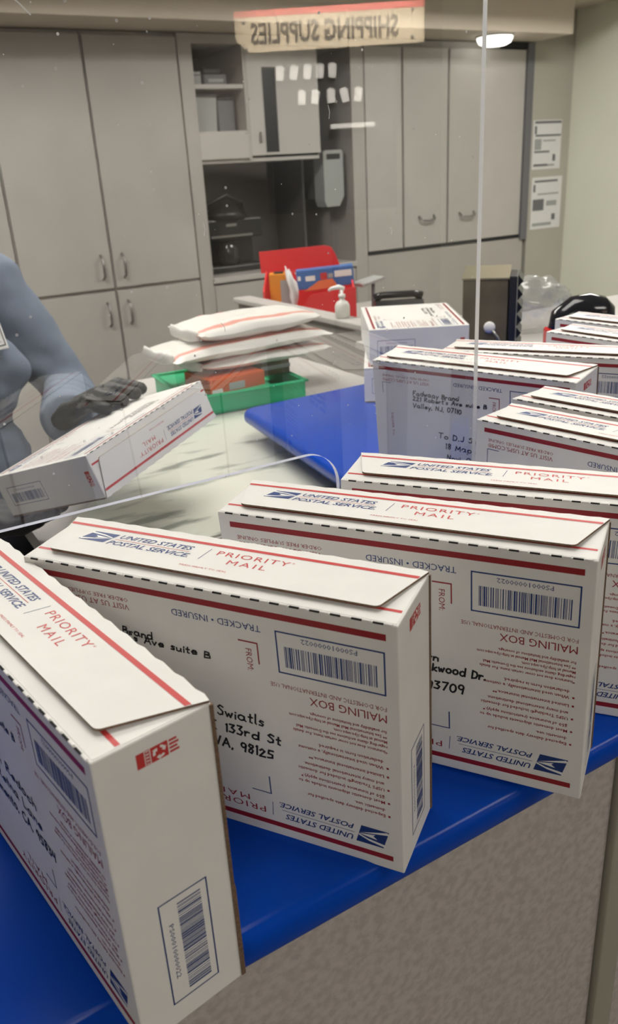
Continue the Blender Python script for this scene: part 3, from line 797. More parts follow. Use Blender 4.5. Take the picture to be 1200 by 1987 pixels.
SENDER = lambda x, z: [('Fadwaay Brand', x, z, 5.0, 57, -.01, .95), ("221 Robert's Ave suite B", x, z-7.4, 4.6, 90, -.01, .95), ('Valley, NJ, 07110', x, z-15.4, 5.0, 61, -.01, .95)]
stand('white mailing box, second from the left end, address ending 98125 on its front', .1608, .0892, -.968, .0554, .0083, (.9705, .9311, 1.0304),
      writing=[('Fadwaay Brand', -91, 125.6, 4.6, 58, -.02, 1.0), ("221 Robert's Ave suite B", -92, 121.5, 4.4, 98, -.01, 1.0), ('Jonas Swiatls', -26, 83.5, 6.2, 62, -.03, 1.15), ('1214 NE 133rd St', -29, 71.0, 6.2, 75, .0, 1.25), ('Seattle, WA, 98125', -42, 59.5, 6.2, 82, .0, 1.3)])
stand('white mailing box nearest the camera at bottom left, long red striped flap and blank end', .0533, .0859, -1.4131, -.0063, -.0045, (1, 1.0049, .9969),
      writing=SENDER(-68, 126) + [('Alison Redoch', -46, 83, 6.2, 78, -.02, 1.1), ('12 Retna Lane', -40, 69, 6.2, 74, .01, 1.1), ('Sacramento, CA, 95834', -58, 55.6, 6.2, 104, .02, 1.2)])
stand('white mailing box overhanging the counter edge, handwriting ending 3709 on its front', .2824, .0721, -.9801, .0615, -.0077, (.9794, .8731, 1.0365),
      writing=SENDER(-68, 124) + [('Renata Lorn', -20, 83.0, 5.2, 49, -.02, 1.2), ('18 Oakwood Dr.', 5, 74.5, 5.6, 54, .0, 1.25), ('Fresno, CA, 93709', -35, 61.0, 6.0, 80, .0, 1.25)])
stand('white mailing box right behind the one ending 3709, lid crossing to the right frame edge', .3817, .0842, -.8825, .0094, .0212, (1, .9804, .9892), writing=SENDER(-68, 124))
stand('white mailing box at right edge, front of the touching pair beside the acrylic screen edge', .5143, .0997, -1.3325, -.001, .0098, (1, .997, .9976), writing=SENDER(-68, 124))
stand('white mailing box at right edge, rear one of the touching pair', .5755, .1240, -1.385, -.0203, -.0025, (1, .9937, .9951))
stand('white mailing box standing across the acrylic screen edge, three handwritten sender lines showing', .6093, .3622, -1.2104, .0881, .0032, (1.0016, 1.0175, 1.0093),
      writing=[('Fadwaay Brand', -67, 128.5, 5.0, 57, .0, 1.1), ("221 Robert's Ave suite B", -67.5, 122, 4.6, 91, .02, 1.1), ('Valley, NJ, 07110', -68, 114, 5.0, 61, .0, 1.1), ('To D.J Smith', -36, 82, 6.0, 62, .0, 1.2), ('18 Maple St', -28, 70, 6.0, 56, .0, 1.2), ('Novi, OR, 97031', -26, 57, 6.0, 64, 0, 1.2)])
stand('white mailing box directly behind the three-line address box, only lid and strip showing', .7039, .356, -1.0539, .0182, -.0074, (1, 1.0111, 1.004))
stand('white mailing box far right, nearer of the two in front of the black scanner', .8192, .3183, -1.4594, .0041, .0088, (1, .9993, .9995))
stand('white mailing box far right, touching the black scanner, farthest of the standing row', .9005, .3766, -1.4316, .0077, .0031, (1, 1.0013, 1.001))

# boxes lying flat, label up: standing axes mapped onto the flat box frame
def flat(label, q, dims_scale, group=None, writing=None):
    x, y, z, yaw, tx, ty = q
    R0 = rot3(yaw, tx, ty)
    Xv, Yv, Zv = R0.col[0], R0.col[1], R0.col[2]
    sh, sw, sd = dims_scale          # scale of H (along X), W (along Y), D (along Z)
    R = Matrix.Identity(3)
    for i in range(3):
        R[i][0] = -Yv[i]; R[i][1] = -Zv[i]; R[i][2] = Xv[i]
    o = Vector((x, y, z)) + Zv*(D*sd/2) - Xv*(H*sh/2)
    return mailing_box(label, o, R, (sw, sd, sh), group=group, writing=writing), R0
flat('white mailing box lying flat, label up, on top of another by the metal box', (.9028, .8728, 1.1110, -.5445, .0, .0), (1.0106, 1.0164, 1.08), 'flat stack of two white boxes', SENDER(-68, 124))
flat('white mailing box lying flat under another one at the back of the blue counter', (.893, .862, 1.0506, -.62, 0, 0), (1, 1, 1.06), 'flat stack of two white boxes')
HQ = (.2861, .6954, 1.0791, -.9805, .1031, -.2826)
held, HR = flat('white mailing box held tilted by the clerk with a black glove', HQ, (.9955, 1.0294, .9736), None,
     SENDER(-68, 124) + [('Marie Dellon', -24, 83, 6, 62, 0, 1.1), ('4410 W Elm Rd', -26, 70, 6, 72, 0, 1.1), ('Boise, ID, 83702', -30, 57, 6, 80, 0, 1.1)] if False else SENDER(-68, 124))

# ---------------------------------------------------------------- poly mailers, green tray, orange box
def pillow(lx, ly, th, seed, nx=40, ny=28):
    rnd = random.Random(seed); ox, oy = rnd.uniform(0, 50), rnd.uniform(0, 50)
    vs = []; fs = []; 
    def zt(u, v):
        e = max(0.0, (1-abs(u)**3.2))**.55 * max(0.0, (1-abs(v)**2.6))**.5
        return e
    def P(i, j, s):
        u = -1+2*i/nx; v = -1+2*j/ny
        e = zt(u, v)
        w = noise.noise(Vector((u*2.2+ox, v*1.7+oy, s*3)))*.22 + noise.noise(Vector((u*6+ox, v*5+oy, s*7)))*.12
        z = s*th/2*e*(1+w) + (1-e)*.004*math.sin(u*7+seed)*(1 if abs(u) > .9 else .3)
        rag = .015*noise.noise(Vector((v*3+ox, 1.3, seed)))*(abs(u) > .85)
        return (u*lx/2*(1+rag), v*ly/2, z)
    for s in (1, -1):
        o = len(vs)
        for j in range(ny+1):
            for i in range(nx+1): vs.append(P(i, j, s))
        for j in range(ny):
            for i in range(nx):
                a = o+j*(nx+1)+i; q = (a, a+1, a+nx+2, a+nx+1)
                fs.append(q if s > 0 else q[::-1])
    return vs, fs, nx, ny
def poly_mailer(label, x, y, z, rz, lx, ly, th, seed, tilt=0.0, lump=None):
    t = thing('padded_mailer', label, 'mailer', (x, y, z), rz, 'white padded mailers stacked on the green tray')
    t.rotation_euler = (0, tilt, rz)
    vs, fs, nx, ny = pillow(lx, ly, th, seed)
    mb = MB('poly', 'polyred')
    mb.add(vs, fs, 'poly', True)
    half = len(fs)//2
    for k, f in enumerate(fs):
        cy = sum(vs[i][1] for i in f)/4; cx = sum(vs[i][0] for i in f)/4
        if -.80 < cy/(ly/2) < -.66 or (k < half and .60 < cy/(ly/2) < .74 and cx > -lx*.3): mb.m[k] = 1
    o = mb.build('pouch', t)
    e = MB(); e.tube([(-lx/2+.004, -ly/2+.02, 0), (-lx/2-.008, -ly/4, .003), (-lx/2-.004, 0, -.002), (-lx/2-.009, ly/4, .004), (-lx/2+.004, ly/2-.02, 0)], [(.003, .008), (.004, .013), (.003, .011), (.004, .012), (.003, .008)], 'poly', n=10)
    e.build('sealed_end', t)
    return t
TZ = .9955
poly_mailer('white padded mailer on top of the stack', 0.745, 1.225, 1.138, .02, .275, .165, .044, 2, -.02)
poly_mailer('white padded mailer in the middle of the stack, crumpled end sticking out left', .722, 1.215, 1.105, .04, .36, .17, .038, 5, -.01)
poly_mailer('white padded mailer at the bottom of the stack', .752, 1.220, 1.0765, -.02, .29, .175, .031, 8, .0)

t = thing('plastic_tray', 'bright green shallow plastic tray under the stack of mailers', 'tray', (.688, 1.215, TZ), -.10)
b = MB()
tw, td, th = .118, .122, .040
b.prism([(-tw, 0), (tw, 0), (tw+.004, th), (-tw-.004, th)], .004, 'green', X=frame((0, -td, 0), (1, 0, 0), (0, 0, 1)))
b.prism([(-tw, 0), (tw, 0), (tw+.004, th), (-tw-.004, th)], .004, 'green', X=frame((0, td-.004, 0), (1, 0, 0), (0, 0, 1)))
b.box(-tw-.004, -tw, -td, td, 0, th, 'green', bev=.001); b.box(tw, tw+.004, -td, td, 0, th, 'green', bev=.001); b.box(-tw, tw, -td, td, 0, .004, 'green')
b.build('tray_body', t)
b = MB(); r0 = tw+.010; r1 = td+.006
b.box(-r0, r0, -r1, -td+.002, th-.004, th, 'green', bev=.0015); b.box(-r0, r0, td-.002, r1, th-.004, th, 'green', bev=.0015)
b.box(-r0, -tw+.002, -r1, r1, th-.004, th, 'green', bev=.0015); b.box(tw-.002, r0, -r1, r1, th-.004, th, 'green', bev=.0015); b.build('rim', t)
b = MB(); b.box(-tw+.002, tw-.06, -td+.006, td-.006, th-.012, th-.004, 'green', bev=.002); b.build('inner_lid', t)
t = thing('orange_carton', 'flat orange and white carton between the green tray and the mailers', 'carton', (.662, 1.165, 1.030), .06)
b = MB(); b.box(-.062, .062, -.05, .06, 0, .030, 'orange', bev=.002); b.build('carton_body', t)
b = MB(); b.box(-.02, .015, -.0505, -.0495, .004, .018, 'pgrey'); b.box(-.058, -.035, -.0506, -.0495, .003, .010, 'white'); b.build('printed_panel', t)
t = thing('brown_carton', 'dark green brown carton under the right half of the mailers', 'carton', (.775, 1.215, 1.0365), .0)
b = MB(); b.box(-.036, .030, -.06, .07, 0, .034, 'bronze', bev=.002); b.build('carton_body', t)
b = MB(); b.box(-.037, .031, -.0606, -.059, .012, .02, 'pgrey'); b.build('tape_band', t)

# ---------------------------------------------------------------- back desk with red box and other things
t = thing('low_partition', 'greige half-height partition with pale cap, right of the mailers', 'partition', (1.2, 1.78, 0))
b = MB(); b.box(-.018, .018, -.50, .375, 0, 1.034, 'cab'); b.build('partition_panel', t)
b = MB(); b.box(-.032, .032, -.51, .385, 1.034, 1.05, 'cab2', bev=.003); b.build('partition_cap', t)
t = thing('back_desk', 'grey desk behind the partition, under the red box', 'desk', (1.62, 1.95, 0))
b = MB(); b.box(-.38, .40, -.60, .62, .87, .899, 'cab', bev=.003); b.build('desk_top', t)
for x in (-.36, .38):
    b = MB(); b.box(x-.012, x+.012, -.56, .58, 0, .87, 'cab'); b.build('desk_leg', t)
ZD = .8995
RB = Matrix.Translation((1.373, 2.000, ZD)) @ Matrix.Rotation(math.atan2(-.517, .856), 4, 'Z')   # local x along the front, y away
def rb_thing(name, label, cat, a, d, z=0.0, tilt=None):
    t = thing(name, label, cat); t.matrix_world = RB @ Matrix.Translation((a, d, z)) @ (tilt or Matrix.Identity(4)); return t
t = rb_thing('red_box', 'open red box with raised lid behind the partition, full of cartons', 'box', -.005, 0)
b = MB(); hw, hd, hh = .148, .25, .168
b.prism([(-hw, 0), (hw, 0), (hw, .168), (0, .150), (-.045, .085), (-hw, .085)], -.005, 'redbox', X=frame((0, 0, 0), (1, 0, 0), (0, 0, 1))); b.box(-hw, hw, hd-.005, hd, 0, hh+.03, 'redbox')
b.prism([(0, 0), (hd, 0), (hd, .205), (0, hh)], .005, 'redbox', X=frame((-hw, 0, 0), (0, 1, 0), (0, 0, 1))); b.prism([(0, 0), (hd, 0), (hd, .205), (0, hh)], .005, 'redbox', X=frame((hw-.005, 0, 0), (0, 1, 0), (0, 0, 1))); b.box(-hw, hw, 0, hd, 0, .005, 'redbox')
b.build('box_walls', t)
b = MB(); b.prism([(-.170, .198), (-.172, .270), (.055, .280), (.078, .274), (.092, .252), (.112, .198)], .006, 'redbox', X=frame((0, hd+.004, 0), (1, 0, 0), (0, 0, 1))); b.build('raised_lid', t)
b = MB(); b.prism([(-.02, .158), (.095, .168), (.075, .195), (.03, .190)], .004, 'orange', X=frame((0, .03, 0), (1, 0, 0), (0, .25, .97))); b.build('inner_flap', t)
t = rb_thing('orange_supply_carton', 'amber orange carton standing at the left inside the red box', 'carton', -.103, .115, .006)
b = MB(); b.box(-.036, .036, -.03, .03, 0, .205, 'amber', bev=.002); b.build('carton_body', t)
b = MB(); b.box(0, .034, -.0312, -.0295, .10, .185, 'pgrey'); b.build('printed_panel', t)
b = MB(); b.box(-.020, .010, -.02, .02, .2052, .209, 'slot'); b.build('open_top', t)
t = rb_thing('tissue_wad', 'crumpled white tissue between the orange and blue cartons in the red box', 'tissue', -.058, .055, .10)
b = MB(); bm = bmesh.new(); bmesh.ops.create_icosphere(bm, subdivisions=3, radius=1)
for v in bm.verts:
    f_ = 1+.45*noise.noise(v.co*2.2)
    v.co = Vector((v.co.x*.014*f_ - max(0, v.co.z)*.022, v.co.y*.018*f_, .062+v.co.z*.066*f_))
b.frombm(bm, 'paper', True); b.build('tissue_body', t)
t = rb_thing('blue_carton', 'long blue carton with white lettering lying in the red box', 'carton', .045, .115, .160, Matrix.Rotation(math.radians(-3), 4, 'Y') @ Matrix.Rotation(math.radians(0), 4, 'Z'))
b = MB(); b.box(-.092, .098, -.03, .03, 0, .062, 'cblue', bev=.002); b.build('carton_body', t)
b = MB(); X = frame((0, -.0306, 0), (1, 0, 0), (0, 0, 1))
rect(b, X, .035, .092, .030, .050, 'white'); rect(b, X, -.062, -.030, .026, .042, 'white'); rect(b, X, -.012, .010, .026, .048, 'red'); rect(b, X, -.088, -.078, .030, .044, 'white'); rect(b, X, .014, .030, .03, .044, 'pgrey')
b.build('printed_marks', t)
t = thing('pump_bottle', 'milky hand sanitizer pump bottle in front of the red box', 'bottle', (1.2, 1.555, 1.0503))
b = MB(); b.lathe([(.017, 0), (.020, .005), (.020, .032), (.015, .042), (.007, .047), (.007, .054)], 'bottle'); b.build('bottle_body', t)
b = MB(); b.lathe([(.009, .053), (.009, .062), (.004, .063), (.004, .074)], 'white'); b.tube([(.004, -.004, .076), (-.004, .010, .080), (-.020, .022, .076), (-.026, .026, .071)], [.006, .0065, .0045, .003], 'white', n=10); b.build('pump_head', t)
t = thing('desk_stand', 'grey stand with a tilted flat head right of the red box', 'stand', (1.70, 2.12, ZD))
b = MB(); b.lathe([(.05, 0), (.05, .006), (.008, .010)], 'steel'); b.tube([(0, 0, .006), (0, 0, .145)], .007, 'greyprint', n=10); b.build('post', t)
b = MB(); b.box(-.06, .04, -.02, .05, -.006, .006, 'pgrey', bev=.003, X=Matrix.Translation((0, 0, .150)) @ Matrix.Rotation(math.radians(-10), 4, 'Y')); b.build('flat_head', t)
t = thing('desk_phone', 'dark rounded device behind the flat white box stack', 'device', (1.56, 1.79, ZD), -.5)
b = MB(); b.prism([(-.06, 0), (.06, 0), (.06, .05), (-.01, .135), (-.04, .135), (-.06, .12)], .15, 'black', X=frame((-.075, 0, 0), (0, 1, 0), (0, 0, 1)) @ Matrix.Translation((0, 0, .15))); b.build('device_body', t)
b = MB(); b.tube([(-.075, -.01, .142), (-.05, -.012, .150), (.05, -.012, .150), (.075, -.01, .142)], [.014, .011, .011, .014], 'gblack', n=10); b.build('handset', t)

ZD = ZC + .0003
# metal key box
t = thing('metal_lock_box', 'dark bronze metal box with a key in its lock, behind the screen edge', 'lock box', (1.052, .905, ZD), -.80)
b = MB(); b.box(0, .084, 0, .10, 0, .163, 'bronze', bev=.002); b.build('box_body', t)
b = MB(); b.prism([(0, .0), (.102, .012), (.102, .015), (0, .003)], -.088, 'bronzelip', X=frame((-.002, -.002, .163), (0, 1, 0), (0, 0, 1))); b.build('sloped_lid', t)
b = MB(); b.box(.0855, .100, .0, .10, 0, .168, 'black', bev=.002)
for k in range(6): b.prism([(0, 0), (.010, .0125), (0, .025)], .09, 'black', X=frame((.100, .098, .006+k*.0255), (1, 0, 0), (0, 0, 1)))
b.build('ridged_side', t)
b = MB(); b.lathe([(.010, 0), (.011, .004), (.008, .007)], 'white', X=frame((.052, 0, .075), (1, 0, 0), (0, 0, 1))); b.build('lock', t)
b = MB(); b.tube([(.058, -.010, .071), (.068, -.012, .058), (.076, -.010, .040), (.074, -.008, .032)], .003, 'steel', n=8); b.build('key', t)

# clear plastic bag
bm = bmesh.new(); bmesh.ops.create_icosphere(bm, subdivisions=4, radius=1)
for v in bm.verts:
    p = v.co.copy(); f_ = 1 + .28*noise.noise(p*2.4) + .16*noise.noise(p*6.0)
    v.co = Vector((p.x*.105*f_, p.y*.05*f_, max(0, .055 + p.z*.062*f_)))
mb = MB(); mb.frombm(bm, 'bag', True); o = mb.build('plastic_bag'); o.location = (1.40, 1.06, ZD)
tag(o, 'crumpled clear plastic bag on the counter right of the metal box', 'bag')

# barcode scanner on a stand
t = thing('barcode_scanner', 'glossy black scanner with red window behind the far right boxes', 'scanner', (1.030, .60, ZC+.0005), -.52)
t.scale = (.72, .72, .96)
b = MB(); b.tube([(-.055, -.01, .112), (-.045, 0, .132), (-.015, 0, .146), (.02, 0, .150), (.05, 0, .146), (.066, 0, .138), (.072, 0, .13)], [(.020, .016), (.026, .022), (.030, .022), (.030, .020), (.028, .018), (.022, .014), (.010, .006)], 'gblack', n=20); b.build('scanner_head', t)
b = MB(); b.box(-.075, -.060, -.018, .02, .092, .122, 'redglow', bev=.004); b.build('scan_window', t)
b = MB(); b.tube([(-.02, 0, .130), (-.015, 0, .09), (-.005, 0, .05), (0, 0, .01)], [(.016, .02), (.014, .018), (.015, .018), (.018, .022)], 'black', n=16); b.lathe([(.045, 0), (.046, .006), (.02, .012)], 'black'); b.build('grip_stand', t)

# ---------------------------------------------------------------- the clerk
def blob(build_fn, voxel, name, m, smooth_it=6, disp=None):
    """one continuous surface from overlapping lofts: voxel remesh, smoothing, optional cloth folds"""
    mb = MB(); build_fn(mb)
    me = mb.mesh('tmp'); ob = bpy.data.objects.new('tmp', me); COL.objects.link(ob)
    r = ob.modifiers.new('r', 'REMESH'); r.mode = 'VOXEL'; r.voxel_size = voxel
    sm = ob.modifiers.new('s', 'SMOOTH'); sm.iterations = smooth_it; sm.factor = .5
    dg = bpy.context.evaluated_depsgraph_get()
    m2 = bpy.data.meshes.new_from_object(ob.evaluated_get(dg))
    bpy.data.objects.remove(ob); bpy.data.meshes.remove(me)
    m2.name = name; m2.materials.clear(); m2.materials.append(M[m])
    if disp:
        ns = [v.normal.copy() for v in m2.vertices]
        for v, n in zip(m2.vertices, ns): v.co += n*disp(v.co)
    for p in m2.polygons: p.use_smooth = True
    return m2

HX, HY, HZ = HR.col[0], HR.col[1], HR.col[2]
HO = Vector(HQ[:3])
hH, hW, hD = H*.9955, W*1.0294, D*.9736
def onbox(a, b, c):   # a along X (-.5..), b along Y, metres above the base
    return HO + HX*a + HY*b + HZ*c
# left hand (picture right) lies over the far left edge of the held box
edge = onbox(-hH/2, hW*.40, hD)
wristL = edge - HX*.062 - HY*.012 + Vector((0, .006, .004))
shL = Vector((.258, 1.20, 1.272)); elL = Vector((.352, 1.165, 1.066))
# right hand (out of frame on the left) supports the near left corner
edgeR = onbox(-hH/2, -hW*.40, hD*.5)
wristR = edgeR - HX*.075 - HY*.03
shR = Vector((-.10, 1.21, 1.265)); elR = Vector((-.15, 1.08, 1.02))
CX = .10   # torso centre
def torso(mb, g=0.0):
    rings = [(.80, .165, .120, 1.205), (.88, .175, .130, 1.20), (.96, .180, .140, 1.19), (1.04, .186, .146, 1.18), (1.10, .190, .142, 1.185), (1.16, .192, .138, 1.185), (1.22, .190, .122, 1.195), (1.27, .165, .100, 1.205), (1.31, .105, .075, 1.215), (1.335, .06, .055, 1.215)]
    mb.tube([(CX, y, z) for z, a, b, y in rings], [(a+g, b+g) for z, a, b, y in rings], 'skin', n=28)
def limb(mb, pts, g=0.0): mb.tube([p for p, r in pts], [r+g for p, r in pts], 'skin', n=16)
def lerp(a, b, t): return Vector(a)*(1-t) + Vector(b)*t
def arm(mb, sh, el, wr, g=0.0, stop=1.0):
    inn = Vector((CX, 1.205, sh.z-.005))
    limb(mb, [(lerp(sh, inn, .5), .05), (sh, .054), (lerp(sh, el, .35), .050), (lerp(sh, el, .8), .043), (el, .042)], g)
    mb.ball(el, (.042+g,)*3, 'skin'); mb.ball(sh, (.054+g,)*3, 'skin')
    e2 = lerp(el, wr, stop)
    limb(mb, [(el, .042), (lerp(el, e2, .35), .043), (lerp(el, e2, .8), .034), (e2, .029)], g)
def finger(mb, pts, r0, r1, g):
    n = len(pts)
    mb.tube(pts, [r0+(r1-r0)*i/(n-1)+g for i in range(n)], 'skin', n=10)
    mb.ball(pts[-1], (r1+g,)*3, 'skin', seg=10)
    for p, i in zip(pts[1:-1], range(1, n-1)): mb.ball(p, (r0+(r1-r0)*i/(n-1)+g,)*3, 'skin', seg=10)
def handL(mb, g=0.0):
    kn = edge - HX*.012 + HZ*.020           # knuckle line just above and outside the box edge
    # palm from wrist to knuckles
    for k, dy in enumerate((-.027, -.009, .009, .027)):
        a = wristL + HY*dy*.6; b_ = kn + HY*dy
        mb.tube([a, lerp(a, b_, .5)+HZ*.004, b_], [.015+g, .0145+g, .0115+g], 'skin', n=10)
        mb.ball(b_, (.0118+g,)*3, 'skin', seg=10)
    lens = (.052, .064, .068, .060); dys = (-.030, -.010, .010, .030)
    for L, dy in zip(lens, dys):
        b0 = kn + HY*dy
        p1 = b0 + HX*L*.42 + HZ*.006 + HY*dy*.12
        p2 = b0 + HX*L*.78 - HZ*.004 + HY*dy*.2
        p3 = b0 + HX*L*1.02 - HZ*.0105 + HY*dy*.22
        finger(mb, [b0, p1, p2, p3], .0095, .0080, g)
    # thumb from the side of the palm, down the outer side of the box
    tb = lerp(wristL, kn, .35) + HY*.026
    finger(mb, [tb, tb + HY*.022 - HZ*.006 + HX*.006, tb + HY*.040 - HZ*.02 + HX*.012, tb + HY*.050 - HZ*.034 + HX*.013], .0115, .0090, g)
def handR(mb, g=0.0):
    kn = edgeR - HX*.016 - HZ*hD*.5 - HZ*.012   # under the box
    for dy in (-.027, -.009, .009, .027):
        a = wristR + HY*dy*.6 - HZ*.01; b_ = kn + HY*dy
        mb.tube([a, lerp(a, b_, .5)-HZ*.004, b_], [.015+g, .0145+g, .0115+g], 'skin', n=10)
    for L, dy in zip((.060, .068, .064, .052), (-.030, -.010, .010, .030)):
        b0 = kn + HY*dy
        finger(mb, [b0, b0 + HX*L*.45 - HZ*.003, b0 + HX*L*.8 + HZ*.001, b0 + HX*L*1.02 + HZ*.0025], .0095, .0080, g)
    tb = lerp(wristR, kn, .4) + HZ*.02 - HY*.02
    finger(mb, [tb, tb + HZ*.024 + HX*.004, tb + HZ*.046 + HX*.010, tb + HZ*.062 + HX*.014], .0115, .0090, g)
def legs(mb, g=0.0):
    mb.tube([(CX, 1.205, .93), (CX, 1.205, .86), (CX, 1.21, .78)], [(.172+g, .125+g), (.178+g, .13+g), (.165+g, .12+g)], 'skin', n=24)
    for s in (-1, 1):
        limb(mb, [((CX+s*.085, 1.21, .82), .088), ((CX+s*.095, 1.20, .62), .076), ((CX+s*.10, 1.19, .46), .056), ((CX+s*.10, 1.205, .32), .054), ((CX+s*.105, 1.215, .10), .038)], g)
def feet(mb, g=0.0, sides=(-1, 1)):
    for s in sides:
        mb.tube([(CX+s*.105, 1.245, .045), (CX+s*.108, 1.19, .05), (CX+s*.112, 1.12, .036), (CX+s*.115, 1.05, .028)], [(.032+g, .036), (.038+g, .042), (.042+g, .032), (.030+g, .022)], 'skin', n=14)
        mb.tube([(CX+s*.105, 1.215, .14), (CX+s*.105, 1.218, .05)], .036+g, 'skin', n=12)
HC = Vector((CX, 1.185, 1.475))
def head(mb):
    mb.tube([(CX, 1.215, 1.30), (CX, 1.20, 1.36), (CX, 1.195, 1.42)], [.058, .050, .050], 'skin', n=16)
    mb.ball(HC+Vector((0, .012, .025)), (.073, .090, .085), 'skin', seg=24)
    mb.ball(HC+Vector((0, -.020, -.035)), (.058, .066, .068), 'skin', seg=24)
    mb.tube([HC+Vector((0, -.088, .018)), HC+Vector((0, -.100, -.004)), HC+Vector((0, -.104, -.022)), HC+Vector((0, -.088, -.030))], [.008, .011, .014, .010], 'skin', n=10)
    for s in (-1, 1):
        mb.ball(HC+Vector((s*.076, .012, -.005)), (.010, .018, .030), 'skin', seg=12)
        mb.ball(HC+Vector((s*.032, -.066, .020)), (.020, .014, .008), 'skin', seg=10)
        mb.ball(HC+Vector((s*.010, -.084, -.056)), (.016, .008, .006), 'skin', seg=10)
    mb.ball(HC+Vector((0, -.082, -.066)), (.018, .009, .006), 'skin', seg=10)
    mb.ball(HC+Vector((0, -.066, -.092)), (.020, .016, .014), 'skin', seg=10)
def body_fn(mb):
    torso(mb, -.012); arm(mb, shL, elL, wristL, -.010); arm(mb, shR, elR, wristR, -.010); legs(mb, -.010); head(mb); handL(mb); handR(mb); feet(mb, -.012)
def shirt_fn(mb):
    torso(mb); mb.ball((CX-.085, 1.075, 1.145), (.085, .055, .075), 'skin'); mb.ball((CX+.085, 1.075, 1.145), (.085, .055, .075), 'skin')
    mb.ball((CX, 1.10, 1.01), (.155, .085, .11), 'skin')
    arm(mb, shL, elL, wristL, .004, 1.0); arm(mb, shR, elR, wristR, .004, 1.0)
    # gathered cuff
    for sh_, el, wr in ((shL, elL, wristL), (shR, elR, wristR)):
        mb.tube([lerp(el, wr, .86), lerp(el, wr, 1.02)], [.040, .038], 'skin', n=16)
def folds(p):
    f = .006*noise.noise(p*9.0) + .004*noise.noise(Vector((p.x*14, p.y*14, p.z*34)))
    # cloth bunching near the left elbow and cuff
    d = (p-lerp(elL, wristL, .45)).length
    if d < .13:
        ax = (wristL-elL).normalized(); s = (p-elL).dot(ax)
        f += .0075*math.sin(s*150 + 4*noise.noise(p*12))*(1-d/.13)
    d2 = (p-Vector((CX+.16, 1.10, 1.12))).length
    if d2 < .12: f += .008*math.sin((p.z*.8+p.x*.6)*95)*(1-d2/.12)
    return f
person = thing('person', 'person in a blue-grey sweatshirt and black gloves holding a white box', 'person', (CX, 1.2, 0))
OFF = Matrix.Translation((-CX, -1.2, 0))
def put(me, name, par):
    me.transform(OFF); o = bpy.data.objects.new(name, me); COL.objects.link(o); o.parent = par; return o
put(blob(body_fn, .0045, 'body', 'skin', 3), 'body', person)
shirt = put(blob(shirt_fn, .0065, 'sweatshirt', 'shirt', 5, folds), 'sweatshirt', person)
put(blob(lambda mb: legs(mb, .006), .009, 'trousers', 'pants', 4, lambda p: .003*noise.noise(p*12)), 'trousers', person)
for sd in (-1, 1): put(blob(lambda mb: feet(mb, .004, (sd,)), .006, 'shoe', 'black', 3), 'shoe', person)
def glove_fn(which):
    def f(mb):
        (handL if which == 'L' else handR)(mb, .0016)
        el, wr = (elL, wristL) if which == 'L' else (elR, wristR)
        mb.tube([lerp(el, wr, .80), lerp(el, wr, .92), wr], [.034, .033, .030], 'skin', n=16)
    return f
put(blob(glove_fn('L'), .0032, 'glove', 'glove', 3, lambda p: .0012*noise.noise(p*60)), 'glove', person)
put(blob(glove_fn('R'), .0036, 'glove', 'glove', 3), 'glove', person)
def hair_fn(mb):
    mb.ball(HC+Vector((0, .030, .040)), (.081, .088, .082), 'skin', seg=24)
    mb.ball(HC+Vector((0, .070, -.03)), (.066, .045, .085), 'skin', seg=20)
    mb.ball(HC+Vector((0, -.020, .098)), (.062, .055, .022), 'skin', seg=16)
put(blob(hair_fn, .006, 'hair', 'hair', 3, lambda p: .003*noise.noise(p*45)), 'hair', person)
for s in (-1, 1):
    e = MB(); e.ball(HC+Vector((s*.031-CX, -.073-1.2, .008)), (.011, .007, .0055), 'white', seg=12); e.ball(HC+Vector((s*.031-CX, -.079-1.2, .008)), (.0050, .003, .0046), 'black', seg=10)
    e.build('eye', person)
bd = MB(); bd.box(-.042, .034, -.002, .002, -.022, .022, 'white', bev=.0015); border(bd, frame((0, -.0026, 0), (1, 0, 0), (0, 0, 1)), -.036, .030, -.017, .017, .002, 'greyprint')
bo = bd.build('chest_badge', person)
bo.location = (.203-CX, 1.012-1.2, 1.213); bo.rotation_euler = (math.radians(-14), 0, math.radians(28)); bo['label'] = 'white framed chest badge'

# ---------------------------------------------------------------- lobby things seen only as reflections in the screen
def mirror(p): return Vector((p[0], 2*GY-p[1], p[2]))
rv = Vector((.856, -.517, 0))                       # apparent picture-right direction
def lobby_frame(p):                                 # frame of a board facing the screen, centred at the mirrored point
    o = mirror(p); tx = Vector((-rv.x, rv.y, 0)).normalized()
    return frame(o, tx, (0, 0, 1))
Xs = lobby_frame((2.13, 3.0057, 1.9682))
t = thing('hanging_sign', 'tan SHIPPING SUPPLIES sign with red top edge in the lobby, reflected', 'sign', (0, 0, 0))
b = MB(); b.prism([(-.40, -.072), (.345, -.072), (.40, -.025), (.40, .080), (-.40, .080)], .02, 'tan', X=Xs); b.build('sign_board', t)
b = MB(); rect(b, Xs @ Matrix.Translation((0, 0, .001)), -.40, .40, .058, .082, 'signred'); b.build('red_band', t)
b = MB(); text(b, Xs @ Matrix.Translation((0, 0, .0015)), 'SHIPPING SUPPLIES', -.29, .335, -.045, .037, 'signtext', bold=.03); b.build('sign_lettering', t)
b = MB()
for x, y in ((.36, .04), (.355, -.06), (-.35, .05), (-.35, -.05)): b.lathe([(.006, 0), (.007, .003)], 'greyprint', n=12, X=Xs @ Matrix.Translation((x, y, .001)))
b.build('screw', t)
for x in (-.3, .3):
    p0 = Xs @ Vector((x, .07, -.012)); b = MB(); b.tube([p0, (p0.x, p0.y, ZT)], .004, 'steel', n=8); b.build('hanger_rod', t)
o = thing('display_rack', 'dark lobby rack with a pale rail holding small packets, reflected', 'rack', (0, 0, 0))
Xr = lobby_frame((2.16, 3.08, 1.62))
